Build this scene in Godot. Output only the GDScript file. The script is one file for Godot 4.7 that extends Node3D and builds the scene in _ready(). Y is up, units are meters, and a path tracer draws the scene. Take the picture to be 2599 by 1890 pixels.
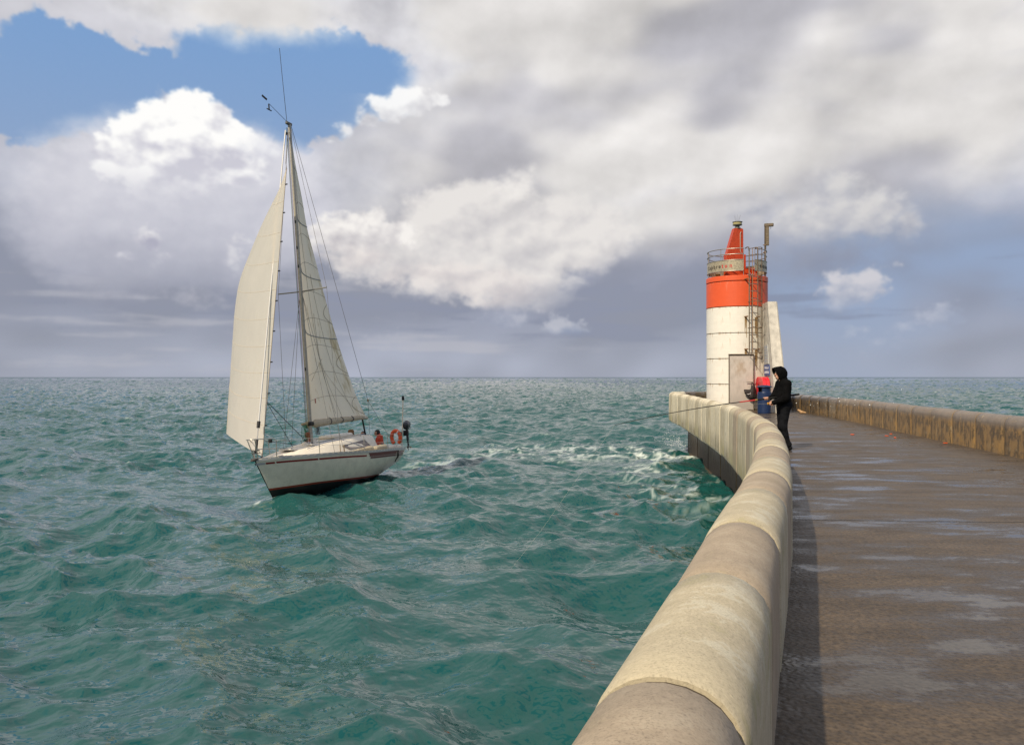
extends Node3D
# A pier with a small red and white light tower, a yacht sailing past it. y is up, the camera looks along -z.
const CAM_Y := 3.8
const DECK := 2.3
const SUN_AZ := -144.0   # degrees clockwise from the view direction
const SUN_EL := 41.0
var rng := RandomNumberGenerator.new()
var used := {}

func _ready() -> void:
	rng.seed = 7
	set_camera_and_light()
	make_materials()
	build_sea()
	build_pier()
	build_tower()
	build_pier_things()
	build_fisherman()
	build_boat()
	build_crew()

# ---------------------------------------------------------------- camera, sky, sun
func set_camera_and_light() -> void:
	var cam := Camera3D.new()
	cam.name = "camera"
	cam.fov = 2.0 * rad_to_deg(atan(945.0 / 2067.0))
	cam.near = 0.05
	cam.far = 20000.0
	cam.position = Vector3(0, CAM_Y, 0)
	cam.rotation_degrees = Vector3(0.374, 0, 0)
	cam.current = true
	add_child(cam)
	var env := Environment.new()
	env.background_mode = Environment.BG_SKY
	env.tonemap_mode = Environment.TONE_MAPPER_LINEAR
	env.tonemap_exposure = 1.0
	env.sdfgi_enabled = true
	env.ssao_enabled = true
	env.ssil_enabled = true
	var sky := Sky.new()
	var pano := PanoramaSkyMaterial.new()
	pano.panorama = ImageTexture.create_from_image(make_sky())
	pano.energy_multiplier = 1.0
	sky.sky_material = pano
	env.sky = sky
	var we := WorldEnvironment.new()
	we.name = "world_environment"
	we.environment = env
	add_child(we)
	var sun := DirectionalLight3D.new()
	sun.name = "sun"
	sun.light_color = Color(1.0, 0.935, 0.825)
	sun.light_energy = 1.6
	sun.light_angular_distance = 1.0
	sun.shadow_enabled = true
	var a := deg_to_rad(SUN_AZ)
	var e := deg_to_rad(SUN_EL)
	var to_sun := Vector3(sin(a) * cos(e), sin(e), -cos(a) * cos(e))
	add_child(sun)
	sun.look_at_from_position(to_sun * 50.0, Vector3.ZERO, Vector3.UP)

var n_big := FastNoiseLite.new()
var n_puff := FastNoiseLite.new()
var n_edge := FastNoiseLite.new()
var n_soft := FastNoiseLite.new()

func noise(seed_: int, freq: float, oct: int, gain := 0.5, type := FastNoiseLite.TYPE_SIMPLEX_SMOOTH, ridged := FastNoiseLite.FRACTAL_FBM) -> FastNoiseLite:
	var n := FastNoiseLite.new()
	n.seed = seed_
	n.noise_type = type
	n.frequency = freq
	n.fractal_type = ridged
	n.fractal_octaves = oct
	n.fractal_gain = gain
	return n
const GAP = [[-26.92, 16.99, 2.48, 2.34], [-17.44, 18.35, 4.91, 2.70], [-14.63, 17.86, 4.49, 2.75], [-10.94, 18.97, 4.60, 1.81], [-14.63, 20.26, 8.02, 2.55], [-21.63, 19.07, 7.52, 1.60], [-27.36, 18.27, 4.31, 2.41], [-29.71, 19.19, 3.46, 1.91], [-31.36, 16.32, 4.88, 2.37]]
const OVER = [[-17.70, 23.39, 11.09, 2.40], [-4.14, 14.57, 8.58, 4.80], [5.54, 16.84, 14.66, 7.94], [18.72, 16.07, 13.85, 7.65], [26.94, 16.99, 9.93, 7.14], [-1.37, 10.91, 13.14, 5.74], [12.30, 10.67, 10.54, 5.13], [-6.06, 17.83, 3.58, 1.49], [2.78, 23.93, 12.90, 5.73], [18.72, 22.82, 19.03, 6.35]]
var HEAPS = [
	{blobs = [[-21.63, 11.16, 11.22, 6.52], [-25.13, 12.80, 4.95, 3.76], [-18.20, 13.65, 5.14, 3.19], [-15.66, 14.08, 3.92, 2.36], [-25.81, 8.87, 7.11, 4.80]], box = [-35.1, -5.1, 0.9, 20.8], foot = 4.33, head = 16.50, lit = Vector3(0.878, 0.875, 0.902), dark = Vector3(0.651, 0.659, 0.722), base = 0.2, grad = 0.85, bump = 0.35, soft = 1.4, rag = 0.45, core = 0, hard = 0.3, op = 1},
	{blobs = [[-26.03, 13.65, 1.82, 1.75], [-24.90, 15.18, 1.85, 1.67], [-23.63, 16.27, 1.70, 1.44], [-22.34, 17.08, 1.49, 1.16], [-21.15, 16.55, 1.71, 1.55], [-20.05, 16.76, 1.43, 1.09], [-19.07, 16.03, 1.30, 1.25], [-22.81, 13.99, 4.12, 3.08], [-19.44, 14.29, 2.76, 2.19]], box = [-29.2, -14.7, 8.7, 19.6], foot = 11.15, head = 16.66, lit = Vector3(1.000, 0.996, 0.988), dark = Vector3(0.800, 0.796, 0.839), base = 0.5, grad = 0.6, bump = 3.2, soft = 0.3, rag = 0.62, core = 0.55, hard = 0, op = 1},
	{blobs = [[-16.94, 14.99, 1.28, 0.74], [-16.17, 15.49, 1.03, 0.59]], box = [-19.6, -13.7, 13.0, 17.3], foot = 13.74, head = 15.73, lit = Vector3(0.925, 0.925, 0.941), dark = Vector3(0.761, 0.761, 0.816), base = 0.2, grad = 0.7, bump = 2.6, soft = 0.6, rag = 0.7, core = 0, hard = 0.3, op = 1},
	{blobs = [[-23.52, 14.27, 1.89, 0.71], [-25.58, 12.99, 1.25, 1.42], [-22.58, 14.54, 2.16, 0.38]], box = [-28.1, -18.7, 10.1, 16.2], foot = 12.71, head = 14.87, lit = Vector3(0.980, 0.973, 0.965), dark = Vector3(0.800, 0.800, 0.847), base = 0.2, grad = 0.7, bump = 2.6, soft = 1, rag = 0.9, core = 0, hard = 0.1, op = 0.8},
	{blobs = [[-8.24, 8.67, 6.04, 2.92], [-4.14, 7.65, 7.20, 2.96], [-11.47, 9.65, 2.28, 1.58], [-9.33, 10.51, 1.90, 1.45], [-0.26, 7.40, 6.08, 2.98], [2.78, 9.83, 6.57, 3.45], [-2.76, 10.90, 7.20, 3.17]], box = [-17.1, 12.7, 2.2, 16.2], foot = 4.34, head = 11.86, lit = Vector3(0.910, 0.894, 0.882), dark = Vector3(0.722, 0.714, 0.737), base = 0.38, grad = 0.6, bump = 1.2, soft = 0.8, rag = 0.6, core = 0, hard = 0.55, op = 1},
	{blobs = [[0.85, 13.82, 1.66, 1.30], [0.29, 13.03, 2.08, 1.44], [1.40, 14.34, 1.11, 0.98], [-0.26, 11.98, 1.94, 1.58]], box = [-4.0, 4.2, 8.7, 16.7], foot = 10.38, head = 14.86, lit = Vector3(0.941, 0.925, 0.910), dark = Vector3(0.800, 0.788, 0.792), base = 0.35, grad = 0.7, bump = 2, soft = 0.7, rag = 0.5, core = 0, hard = 0.05, op = 0.9},
	{blobs = [[4.16, 13.26, 1.38, 0.94], [5.27, 12.46, 2.05, 1.18]], box = [1.2, 9.1, 9.8, 15.6], foot = 10.88, head = 13.92, lit = Vector3(0.894, 0.882, 0.871), dark = Vector3(0.776, 0.769, 0.784), base = 0.3, grad = 0.6, bump = 1.8, soft = 0.8, rag = 0.5, core = 0, hard = 0.05, op = 0.8},
	{blobs = [[-12.27, 9.62, 1.65, 1.26], [-10.94, 10.46, 1.61, 1.10], [-9.46, 10.98, 1.35, 1.21], [-8.24, 10.01, 2.46, 1.59], [-10.81, 9.14, 2.15, 1.32]], box = [-15.5, -3.8, 6.3, 13.6], foot = 6.43, head = 11.45, lit = Vector3(0.969, 0.953, 0.937), dark = Vector3(0.769, 0.753, 0.769), base = 0.45, grad = 0.5, bump = 2.6, soft = 0.45, rag = 0.75, core = 0.35, hard = 0.1, op = 0.95},
	{blobs = [[-6.06, 7.09, 5.24, 1.62], [-1.93, 6.30, 4.99, 1.64], [-9.87, 8.10, 4.35, 1.20]], box = [-16.6, 5.9, 3.0, 10.8], foot = 4.09, head = 8.44, lit = Vector3(0.918, 0.890, 0.875), dark = Vector3(0.761, 0.737, 0.753), base = 0.4, grad = 0.5, bump = 1.6, soft = 0.8, rag = 0.7, core = 0, hard = 0.6, op = 0.85},
	{blobs = [[-12.53, 15.98, 1.06, 0.65], [-11.47, 16.69, 1.28, 0.79], [-10.14, 17.31, 1.35, 0.89], [-8.65, 17.98, 1.41, 0.99], [-6.88, 18.50, 1.70, 0.98], [-5.24, 18.85, 1.65, 0.74]], box = [-15.0, -1.9, 14.1, 20.8], foot = 14.27, head = 18.50, lit = Vector3(0.992, 0.988, 0.984), dark = Vector3(0.824, 0.820, 0.839), base = 0.45, grad = 0.55, bump = 2.6, soft = 0.35, rag = 0.6, core = 0.4, hard = 0.35, op = 0.95},
	{blobs = [[13.61, 7.20, 10.39, 2.11], [20.69, 7.69, 6.03, 2.28], [6.91, 5.45, 8.78, 1.90]], box = [-6.5, 29.5, 1.8, 11.8], foot = 4.80, head = 9.04, lit = Vector3(0.588, 0.608, 0.675), dark = Vector3(0.518, 0.545, 0.627), base = 0.2, grad = 0.5, bump = 0.8, soft = 2, rag = 0.8, core = 0, hard = 0.8, op = 0.85},
	{blobs = [[19.96, 10.27, 4.51, 1.88], [23.07, 10.55, 3.43, 2.08], [25.15, 10.87, 1.68, 1.32], [26.05, 9.83, 1.33, 1.44], [18.35, 11.89, 1.36, 1.13], [16.71, 10.97, 2.75, 1.40], [21.65, 12.14, 3.04, 1.71]], box = [11.8, 28.7, 6.7, 15.4], foot = 7.99, head = 12.28, lit = Vector3(0.839, 0.831, 0.831), dark = Vector3(0.620, 0.635, 0.698), base = 0.15, grad = 0.85, bump = 1.5, soft = 0.75, rag = 0.6, core = 0, hard = 0.15, op = 1},
	{blobs = [[25.60, 11.31, 1.12, 0.62], [26.28, 10.77, 0.75, 0.72], [24.70, 11.64, 1.13, 0.53]], box = [22.2, 28.2, 8.8, 13.3], foot = 9.86, head = 11.84, lit = Vector3(0.878, 0.871, 0.871), dark = Vector3(0.722, 0.729, 0.769), base = 0.4, grad = 0.5, bump = 1.5, soft = 0.6, rag = 0.5, core = 0, hard = 0.1, op = 0.8},
	{blobs = [[-23.75, 8.40, 0.61, 0.59], [-24.03, 8.75, 0.46, 0.40], [-23.40, 7.92, 0.61, 0.45]], box = [-25.6, -21.6, 6.3, 10.3], foot = 7.41, head = 9.27, lit = Vector3(0.910, 0.902, 0.910), dark = Vector3(0.690, 0.690, 0.753), base = 0.2, grad = 0.7, bump = 2.6, soft = 0.55, rag = 1, core = 0, hard = 0.3, op = 1},
	{blobs = [[-25.40, 7.73, 0.59, 0.32]], box = [-27.1, -23.7, 6.3, 9.1], foot = 7.31, head = 8.05, lit = Vector3(0.847, 0.843, 0.871), dark = Vector3(0.667, 0.667, 0.737), base = 0.2, grad = 0.7, bump = 2.6, soft = 0.55, rag = 1, core = 0, hard = 0.3, op = 1},
	{blobs = [[-18.57, 9.34, 1.05, 0.82], [-18.94, 9.83, 0.65, 0.46], [-17.70, 9.64, 1.01, 0.77], [-19.07, 7.77, 1.10, 0.41], [-18.70, 8.30, 0.85, 0.77]], box = [-21.5, -15.3, 6.2, 11.7], foot = 7.02, head = 9.97, lit = Vector3(0.886, 0.882, 0.894), dark = Vector3(0.690, 0.690, 0.753), base = 0.2, grad = 0.7, bump = 2.6, soft = 0.55, rag = 1, core = 0, hard = 0.3, op = 0.9},
	{blobs = [[22.37, 5.46, 1.64, 1.22], [21.65, 5.10, 1.30, 0.87], [23.07, 6.06, 1.39, 0.86]], box = [18.9, 25.9, 2.8, 8.2], foot = 4.31, head = 6.60, lit = Vector3(0.808, 0.804, 0.831), dark = Vector3(0.627, 0.659, 0.737), base = 0.2, grad = 0.7, bump = 2.6, soft = 0.55, rag = 1, core = 0, hard = 0.3, op = 1},
	{blobs = [[22.84, 2.97, 1.03, 0.56], [22.37, 2.78, 0.71, 0.41]], box = [20.4, 25.1, 1.2, 4.7], foot = 2.31, head = 3.53, lit = Vector3(0.722, 0.745, 0.800), dark = Vector3(0.627, 0.675, 0.761), base = 0.2, grad = 0.7, bump = 2.6, soft = 0.55, rag = 1, core = 0, hard = 0.3, op = 0.8},
	{blobs = [[3.61, 3.33, 0.77, 0.36]], box = [1.5, 5.8, 1.7, 4.9], foot = 2.94, head = 3.69, lit = Vector3(0.761, 0.769, 0.808), dark = Vector3(0.588, 0.627, 0.714), base = 0.2, grad = 0.7, bump = 2.6, soft = 0.55, rag = 1, core = 0, hard = 0.3, op = 0.8},
	{blobs = [[-0.96, 3.97, 1.27, 0.61]], box = [-3.8, 1.9, 2.0, 5.9], foot = 3.28, head = 4.52, lit = Vector3(0.729, 0.741, 0.788), dark = Vector3(0.573, 0.604, 0.690), base = 0.2, grad = 0.7, bump = 2.6, soft = 0.55, rag = 1, core = 0, hard = 0.3, op = 0.7},
	{blobs = [[-11.21, 3.00, 1.61, 0.38]], box = [-14.4, -7.9, 1.4, 4.6], foot = 2.62, head = 3.35, lit = Vector3(0.745, 0.745, 0.784), dark = Vector3(0.588, 0.604, 0.682), base = 0.2, grad = 0.7, bump = 2.6, soft = 0.55, rag = 1, core = 0, hard = 0.3, op = 0.7},
	{blobs = [[-21.63, 5.31, 1.45, 0.41], [-19.69, 2.57, 2.24, 0.36], [-25.13, 3.22, 2.08, 0.30]], box = [-28.7, -15.6, 1.0, 6.9], foot = 2.28, head = 5.61, lit = Vector3(0.729, 0.729, 0.769), dark = Vector3(0.620, 0.627, 0.698), base = 0.2, grad = 0.7, bump = 2.6, soft = 1, rag = 1, core = 0, hard = 0.6, op = 0.6},
	{blobs = [[25.60, 2.96, 1.34, 0.50], [28.46, 3.86, 1.89, 0.97]], box = [22.8, 31.8, 1.3, 6.1], foot = 2.26, head = 4.20, lit = Vector3(0.745, 0.761, 0.816), dark = Vector3(0.627, 0.667, 0.753), base = 0.2, grad = 0.7, bump = 2.6, soft = 0.55, rag = 1, core = 0, hard = 0.3, op = 0.6},
]

func blob(list: Array, x: float, y: float) -> float:
	var best := -9.0
	for b in list:
		var u: float = (x - b[0]) / b[2]
		var v: float = (y - b[1]) / b[3]
		var s := 1.0 - sqrt(u * u + v * v)
		best = maxf(best, s * minf(b[2], b[3]) * 0.7)
	return best

func s3(r: float, g: float, b: float) -> Vector3:
	return Vector3(r, g, b) / 255.0

# Air and clouds in the direction (azimuth, elevation), in degrees; display values 0..1.
func sky_color(az: float, el: float, fine: bool) -> Vector3:
	var a := deg_to_rad(az)
	var e := deg_to_rad(el)
	var d := Vector3(sin(a) * cos(e), sin(e), -cos(a) * cos(e))
	var px := az
	var wx := n_soft.get_noise_3d(d.x * 9.0, d.y * 14.0, d.z * 9.0)
	var c := s3(122, 160, 208).lerp(s3(150, 168, 198), smoothstep(26.0, 6.0, el)).lerp(s3(160, 170, 190), smoothstep(7.0, 0.0, el))
	c = c.lerp(s3(84, 122, 182), smoothstep(30.0, 80.0, el))
	# billows: light from the upper left
	var q := Vector3(d.x, d.y * 1.35, d.z)
	var f1 := n_puff.get_noise_3dv(q)
	var f2 := n_puff.get_noise_3dv(q + Vector3(-0.009 * cos(a), 0.014, -0.009 * sin(a)))
	var relief := (f1 - f2)
	var calm := n_soft.get_noise_3d(d.x * 7.0, d.y * 11.0, d.z * 7.0 + 3.0)
	var calm2 := n_soft.get_noise_3d(d.x * 7.0 - 0.12, d.y * 11.0 + 0.22, d.z * 7.0 + 3.0)
	var big := n_big.get_noise_3d(d.x, d.y * 2.6, d.z)
	var edge := n_edge.get_noise_3dv(q) if fine else 0.0
	# 1: a high thin sheet of lavender grey, open where the blue shows
	var low := smoothstep(10.5, 4.5, el)
	var sheet := s3(212, 210, 215).lerp(s3(186, 188, 200), smoothstep(24.0, 11.0, el)).lerp(s3(146, 151, 168), smoothstep(12.5, 7.0, el)).lerp(s3(164, 169, 184), smoothstep(5.5, 1.0, el))
	var right_open := smoothstep(9.0, 22.0, az) * (1.0 - smoothstep(60.0, 100.0, az)) * smoothstep(13.0, 7.5, el) * 0.95
	var inside := smoothstep(75.0, 55.0, absf(az)) * smoothstep(60.0, 42.0, el)
	var gap := blob(GAP, az + wx * 1.2, el + f1 * 0.9 + edge * 1.0)
	var cover := (1.0 - smoothstep(-0.12, 0.22, gap)) * (1.0 - right_open * smoothstep(0.45, -0.25, big))
	var cover_out := smoothstep(-0.22, 0.12, big + f1 * 0.35 + 0.12)
	cover = lerpf(cover_out, cover, inside)
	var tone := 1.0 + (calm - calm2) * 0.2 + calm * 0.04 + relief * 0.12 * smoothstep(4.0, 12.0, el)
	c = c.lerp(sheet * tone, cover * 0.97)
	# 2: flat bars of stratus near the horizon
	var bars := n_big.get_noise_3d(d.x * 1.7 + 5.0, d.y * 17.0, d.z * 1.7)
	c = c.lerp(s3(188, 188, 196), low * smoothstep(0.05, 0.5, bars + edge * 0.12) * 0.55 * smoothstep(0.0, 1.0, el) * smoothstep(16.0, -4.0, az))
	c = c.lerp(s3(130, 137, 158), low * smoothstep(0.1, 0.55, -bars + edge * 0.12) * 0.6 * smoothstep(1.5, 3.5, el))
	# 3: the great pale overcast on the right, with a white rim against the blue
	var big_s := blob(OVER, az + wx * 1.5, el + wx) + f1 * 0.9 + edge * 0.25
	big_s = lerpf(-3.0, big_s, inside)
	var k3 := smoothstep(0.0, 1.5, big_s) if el > 19.0 else smoothstep(-0.8, 2.6, big_s)
	var oc := s3(222, 219, 217).lerp(s3(188, 187, 194), smoothstep(0.1, -0.5, big * 0.9 + calm * 0.9 + (el - 19.0) * 0.05))
	oc = oc.lerp(s3(150, 153, 168), smoothstep(11.0, 6.0, el - wx * 2.0))
	oc *= 1.0 + relief * 0.09 + (calm - calm2) * 0.17 + calm * 0.05
	oc = oc.lerp(s3(246, 246, 247), smoothstep(1.6, 0.3, big_s) * smoothstep(17.5, 20.5, el) * smoothstep(6.0, -4.0, az) * (0.75 + relief * 1.5))
	c = c.lerp(oc, k3)
	# 4: heaped clouds with lit heads and grey feet
	for layer in HEAPS:
		if az < layer.box[0] or az > layer.box[1] or el < layer.box[2] or el > layer.box[3]:
			continue
		var s: float = blob(layer.blobs, az + wx * 0.5 * layer.rag, el + wx * 0.3 * layer.rag) + (f1 * 1.1 + edge * 0.65) * layer.rag
		var k: float = smoothstep(0.0, layer.soft, s)
		if k <= 0.0:
			continue
		var h: float = clampf((el - layer.foot) / (layer.head - layer.foot), 0.0, 1.0)
		var light: float = clampf(h * layer.grad + layer.base + relief * layer.bump + edge * 0.07 - smoothstep(0.35, 2.0, s) * layer.core, 0.0, 1.0)
		var hc := Vector3(layer.dark).lerp(layer.lit, light)
		k *= lerpf(smoothstep(-0.1, 0.25 + 0.35 * (1.0 - layer.hard), h), 1.0, layer.hard)
		c = c.lerp(hc, k * layer.op)
	# the rest of the dome: the same broken cloud
	if inside < 1.0:
		var heap := smoothstep(0.02, 0.3, big + f1 * 0.45 - 0.08)
		var hc2 := s3(170, 170, 182).lerp(s3(232, 230, 228), clampf(0.5 + relief * 2.6 + f1 * 0.5, 0, 1))
		c = c.lerp(hc2, heap * (1.0 - inside) * 0.8)
	return c.clamp(Vector3.ZERO, Vector3.ONE)

func make_sky() -> Image:
	n_big = noise(11, 2.3, 4)
	n_puff = noise(5, 6.5, 6, 0.52)
	n_edge = noise(23, 34.0, 5, 0.62)
	n_soft = noise(31, 0.45, 3)
	var w := 4096
	var h := 2048
	var cw := 512
	var ch := 256
	var coarse := PackedByteArray()
	coarse.resize(cw * ch * 3)
	for j in ch:
		var el := 90.0 - (j + 0.5) * 180.0 / ch
		for i in cw:
			var az := (i + 0.5) * 360.0 / cw
			if az > 180.0:
				az -= 360.0
			var c := sky_color(az, maxf(el, 0.0), false) if el > -2.0 else Vector3(0.2, 0.33, 0.34)
			var o := (j * cw + i) * 3
			coarse[o] = int(c.x * 255.0)
			coarse[o + 1] = int(c.y * 255.0)
			coarse[o + 2] = int(c.z * 255.0)
	var im := Image.create_from_data(cw, ch, false, Image.FORMAT_RGB8, coarse)
	im.resize(w, h, Image.INTERPOLATE_CUBIC)
	# the part above the sea in view, at full resolution
	var j0 := int((90.0 - 33.0) / 180.0 * h)
	var j1 := int(91.0 / 180.0 * h)
	var i1 := int(40.0 / 360.0 * w)
	var fine := PackedByteArray()
	fine.resize(i1 * 2 * (j1 - j0) * 3)
	var o := 0
	for j in range(j0, j1):
		var el := maxf(90.0 - (j + 0.5) * 180.0 / h, 0.0)
		for i in range(-i1, i1):
			var c := sky_color((i + 0.5) * 360.0 / w, el, true) * 255.0
			var dither := float((i * 7 + j * 13 + (i * j) % 11) % 16) / 16.0
			fine[o] = int(c.x + dither)
			fine[o + 1] = int(c.y + dither)
			fine[o + 2] = int(c.z + dither)
			o += 3
	var win := Image.create_from_data(i1 * 2, j1 - j0, false, Image.FORMAT_RGB8, fine)
	im.blit_rect(win, Rect2i(i1, 0, i1, j1 - j0), Vector2i(0, j0))
	im.blit_rect(win, Rect2i(0, 0, i1, j1 - j0), Vector2i(w - i1, j0))
	return im

# ---------------------------------------------------------------- helpers
func obj(called: String, mesh: Mesh, m: Material, parent: Node = null) -> MeshInstance3D:
	var o := MeshInstance3D.new()
	o.name = called
	o.mesh = mesh
	o.material_override = m
	(parent if parent else self).add_child(o, true)
	return o

func tag(o: Node, label: String, category: String, group := "") -> void:
	o.set_meta("label", label)
	o.set_meta("category", category)
	if group != "":
		o.set_meta("group", group)

func struct(o: Node) -> Node:
	o.set_meta("kind", "structure")
	return o

func thing(called: String, label: String, category: String, at := Transform3D(), group := "") -> Node3D:
	var o := Node3D.new()
	o.name = called
	o.transform = at
	add_child(o, true)
	tag(o, label, category, group)
	return o

func begin() -> SurfaceTool:
	var st := SurfaceTool.new()
	st.begin(Mesh.PRIMITIVE_TRIANGLES)
	return st

func done(st: SurfaceTool, tangents := false) -> ArrayMesh:
	st.generate_normals()
	if tangents:
		st.generate_tangents()
	return st.commit()

# a, b, c clockwise as seen from outside
func tri(st: SurfaceTool, a: Vector3, b: Vector3, c: Vector3, g := -1) -> void:
	for p in [a, b, c]:
		st.set_smooth_group(g)
		st.add_vertex(p)

func quad(st: SurfaceTool, a: Vector3, b: Vector3, c: Vector3, d: Vector3, g := -1) -> void:
	tri(st, a, b, c, g)
	tri(st, a, c, d, g)

func quad_uv(st: SurfaceTool, p: Array, uv: Array, g := 0) -> void:
	for k in [0, 1, 2, 0, 2, 3]:
		st.set_smooth_group(g)
		st.set_uv(uv[k])
		st.add_vertex(p[k])

# outward faces of a convex set of corners are put right by the centre
func face(st: SurfaceTool, pts: Array, centre: Vector3) -> void:
	var n: Vector3 = (pts[1] - pts[0]).cross(pts[2] - pts[0])
	var mid := Vector3.ZERO
	for p in pts:
		mid += p
	mid /= pts.size()
	var flip := n.dot(mid - centre) > 0.0
	for k in range(1, pts.size() - 1):
		if flip:
			tri(st, pts[0], pts[k + 1], pts[k])
		else:
			tri(st, pts[0], pts[k], pts[k + 1])

# a box with chamfered edges; t places it
func box(st: SurfaceTool, size: Vector3, t := Transform3D(), c := 0.0) -> void:
	var h := size * 0.5
	if c <= 0.0:
		c = minf(0.012, 0.2 * minf(h.x, minf(h.y, h.z)) * 2.0)
	var o := t.origin
	var P := func(sx: int, sy: int, sz: int, ax: int) -> Vector3:
		var v := Vector3(sx * (h.x - c), sy * (h.y - c), sz * (h.z - c))
		v[ax] = [sx * h.x, sy * h.y, sz * h.z][ax]
		return t * v
	for ax in 3:
		for s in [-1, 1]:
			var q := []
			for k in [[-1, -1], [1, -1], [1, 1], [-1, 1]]:
				var v := [0, 0, 0]
				v[ax] = s
				v[(ax + 1) % 3] = k[0]
				v[(ax + 2) % 3] = k[1]
				q.append(P.call(v[0], v[1], v[2], ax))
			face(st, q, o)
	for ax in 3:
		var b := (ax + 1) % 3
		var d := (ax + 2) % 3
		for s in [-1, 1]:
			for r in [-1, 1]:
				var v := [0, 0, 0]
				v[b] = s
				v[d] = r
				var q := []
				v[ax] = -1
				q.append(P.call(v[0], v[1], v[2], b))
				q.append(P.call(v[0], v[1], v[2], d))
				v[ax] = 1
				q.append(P.call(v[0], v[1], v[2], d))
				q.append(P.call(v[0], v[1], v[2], b))
				face(st, q, o)
	for sx in [-1, 1]:
		for sy in [-1, 1]:
			for sz in [-1, 1]:
				face(st, [P.call(sx, sy, sz, 0), P.call(sx, sy, sz, 1), P.call(sx, sy, sz, 2)], o)

func at(p: Vector3, yaw := 0.0) -> Transform3D:
	return Transform3D(Basis(Vector3.UP, yaw), p)

# a tube through points; r a number or one radius per point
func tube(st: SurfaceTool, pts: Array, r, sides := 8, closed := false, caps := true) -> void:
	var n := pts.size()
	var rings := []
	var up := Vector3.ZERO
	for i in n:
		var a: Vector3 = pts[(i - 1 + n) % n] if closed or i > 0 else pts[0]
		var b: Vector3 = pts[(i + 1) % n] if closed or i < n - 1 else pts[n - 1]
		var d := (b - a).normalized()
		if up == Vector3.ZERO:
			up = Vector3.UP if absf(d.y) < 0.9 else Vector3.RIGHT
		up = (up - d * up.dot(d)).normalized()
		var side := d.cross(up)
		var rr: float = r[i] if r is Array else r
		var ring := []
		for k in sides:
			var ang := TAU * k / sides
			ring.append(pts[i] + (up * cos(ang) + side * sin(ang)) * rr)
		rings.append(ring)
	for i in (n if closed else n - 1):
		var a: Array = rings[i]
		var b: Array = rings[(i + 1) % n]
		for k in sides:
			var m := (k + 1) % sides
			quad(st, a[k], a[m], b[m], b[k], 0)
	if caps and not closed:
		for k in range(1, sides - 1):
			tri(st, rings[0][0], rings[0][k + 1], rings[0][k])
			tri(st, rings[n - 1][0], rings[n - 1][k], rings[n - 1][k + 1])

# rings of (radius, height) turned about y
func lathe(st: SurfaceTool, prof: Array, t := Transform3D(), sides := 24, g := 0, a0 := 0.0, a1 := TAU) -> void:
	for i in prof.size() - 1:
		var p: Vector2 = prof[i]
		var q: Vector2 = prof[i + 1]
		for k in sides:
			var u := lerpf(a0, a1, float(k) / sides)
			var v := lerpf(a0, a1, float(k + 1) / sides)
			var A := t * Vector3(sin(u) * p.x, p.y, cos(u) * p.x)
			var B := t * Vector3(sin(v) * p.x, p.y, cos(v) * p.x)
			var C := t * Vector3(sin(v) * q.x, q.y, cos(v) * q.x)
			var D := t * Vector3(sin(u) * q.x, q.y, cos(u) * q.x)
			var uv := [Vector2(u, p.y), Vector2(v, p.y), Vector2(v, q.y), Vector2(u, q.y)]
			var gg := g if g >= 0 else i + 1
			if p.x < 1e-5:
				for e in [[A, 0], [D, 3], [C, 2]]:
					st.set_smooth_group(gg)
					st.set_uv(uv[e[1]])
					st.add_vertex(e[0])
			elif q.x < 1e-5:
				for e in [[A, 0], [D, 3], [B, 1]]:
					st.set_smooth_group(gg)
					st.set_uv(uv[e[1]])
					st.add_vertex(e[0])
			else:
				quad_uv(st, [A, D, C, B], [uv[0], uv[3], uv[2], uv[1]], gg)

# ---------------------------------------------------------------- materials
var M := {}

func lin(r: float, g: float, b: float) -> Color:
	return Color(r, g, b).linear_to_srgb()

func mat(c: Color, rough := 0.6, metal := 0.0) -> StandardMaterial3D:
	var m := StandardMaterial3D.new()
	m.albedo_color = c
	m.roughness = rough
	m.metallic = metal
	return m

func ramp(stops: Array) -> Gradient:
	var g := Gradient.new()
	g.offsets = PackedFloat32Array(stops.map(func(s): return s[0]))
	g.colors = PackedColorArray(stops.map(func(s): return s[1]))
	return g

func noise_tex(n: FastNoiseLite, size: int, stops: Array) -> NoiseTexture2D:
	var t := NoiseTexture2D.new()
	t.width = size
	t.height = size
	t.seamless = true
	t.noise = n
	if stops.size():
		t.color_ramp = ramp(stops)
	return t

func grey(v: float) -> Color:
	return Color(v, v, v)

var T := {}

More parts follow.
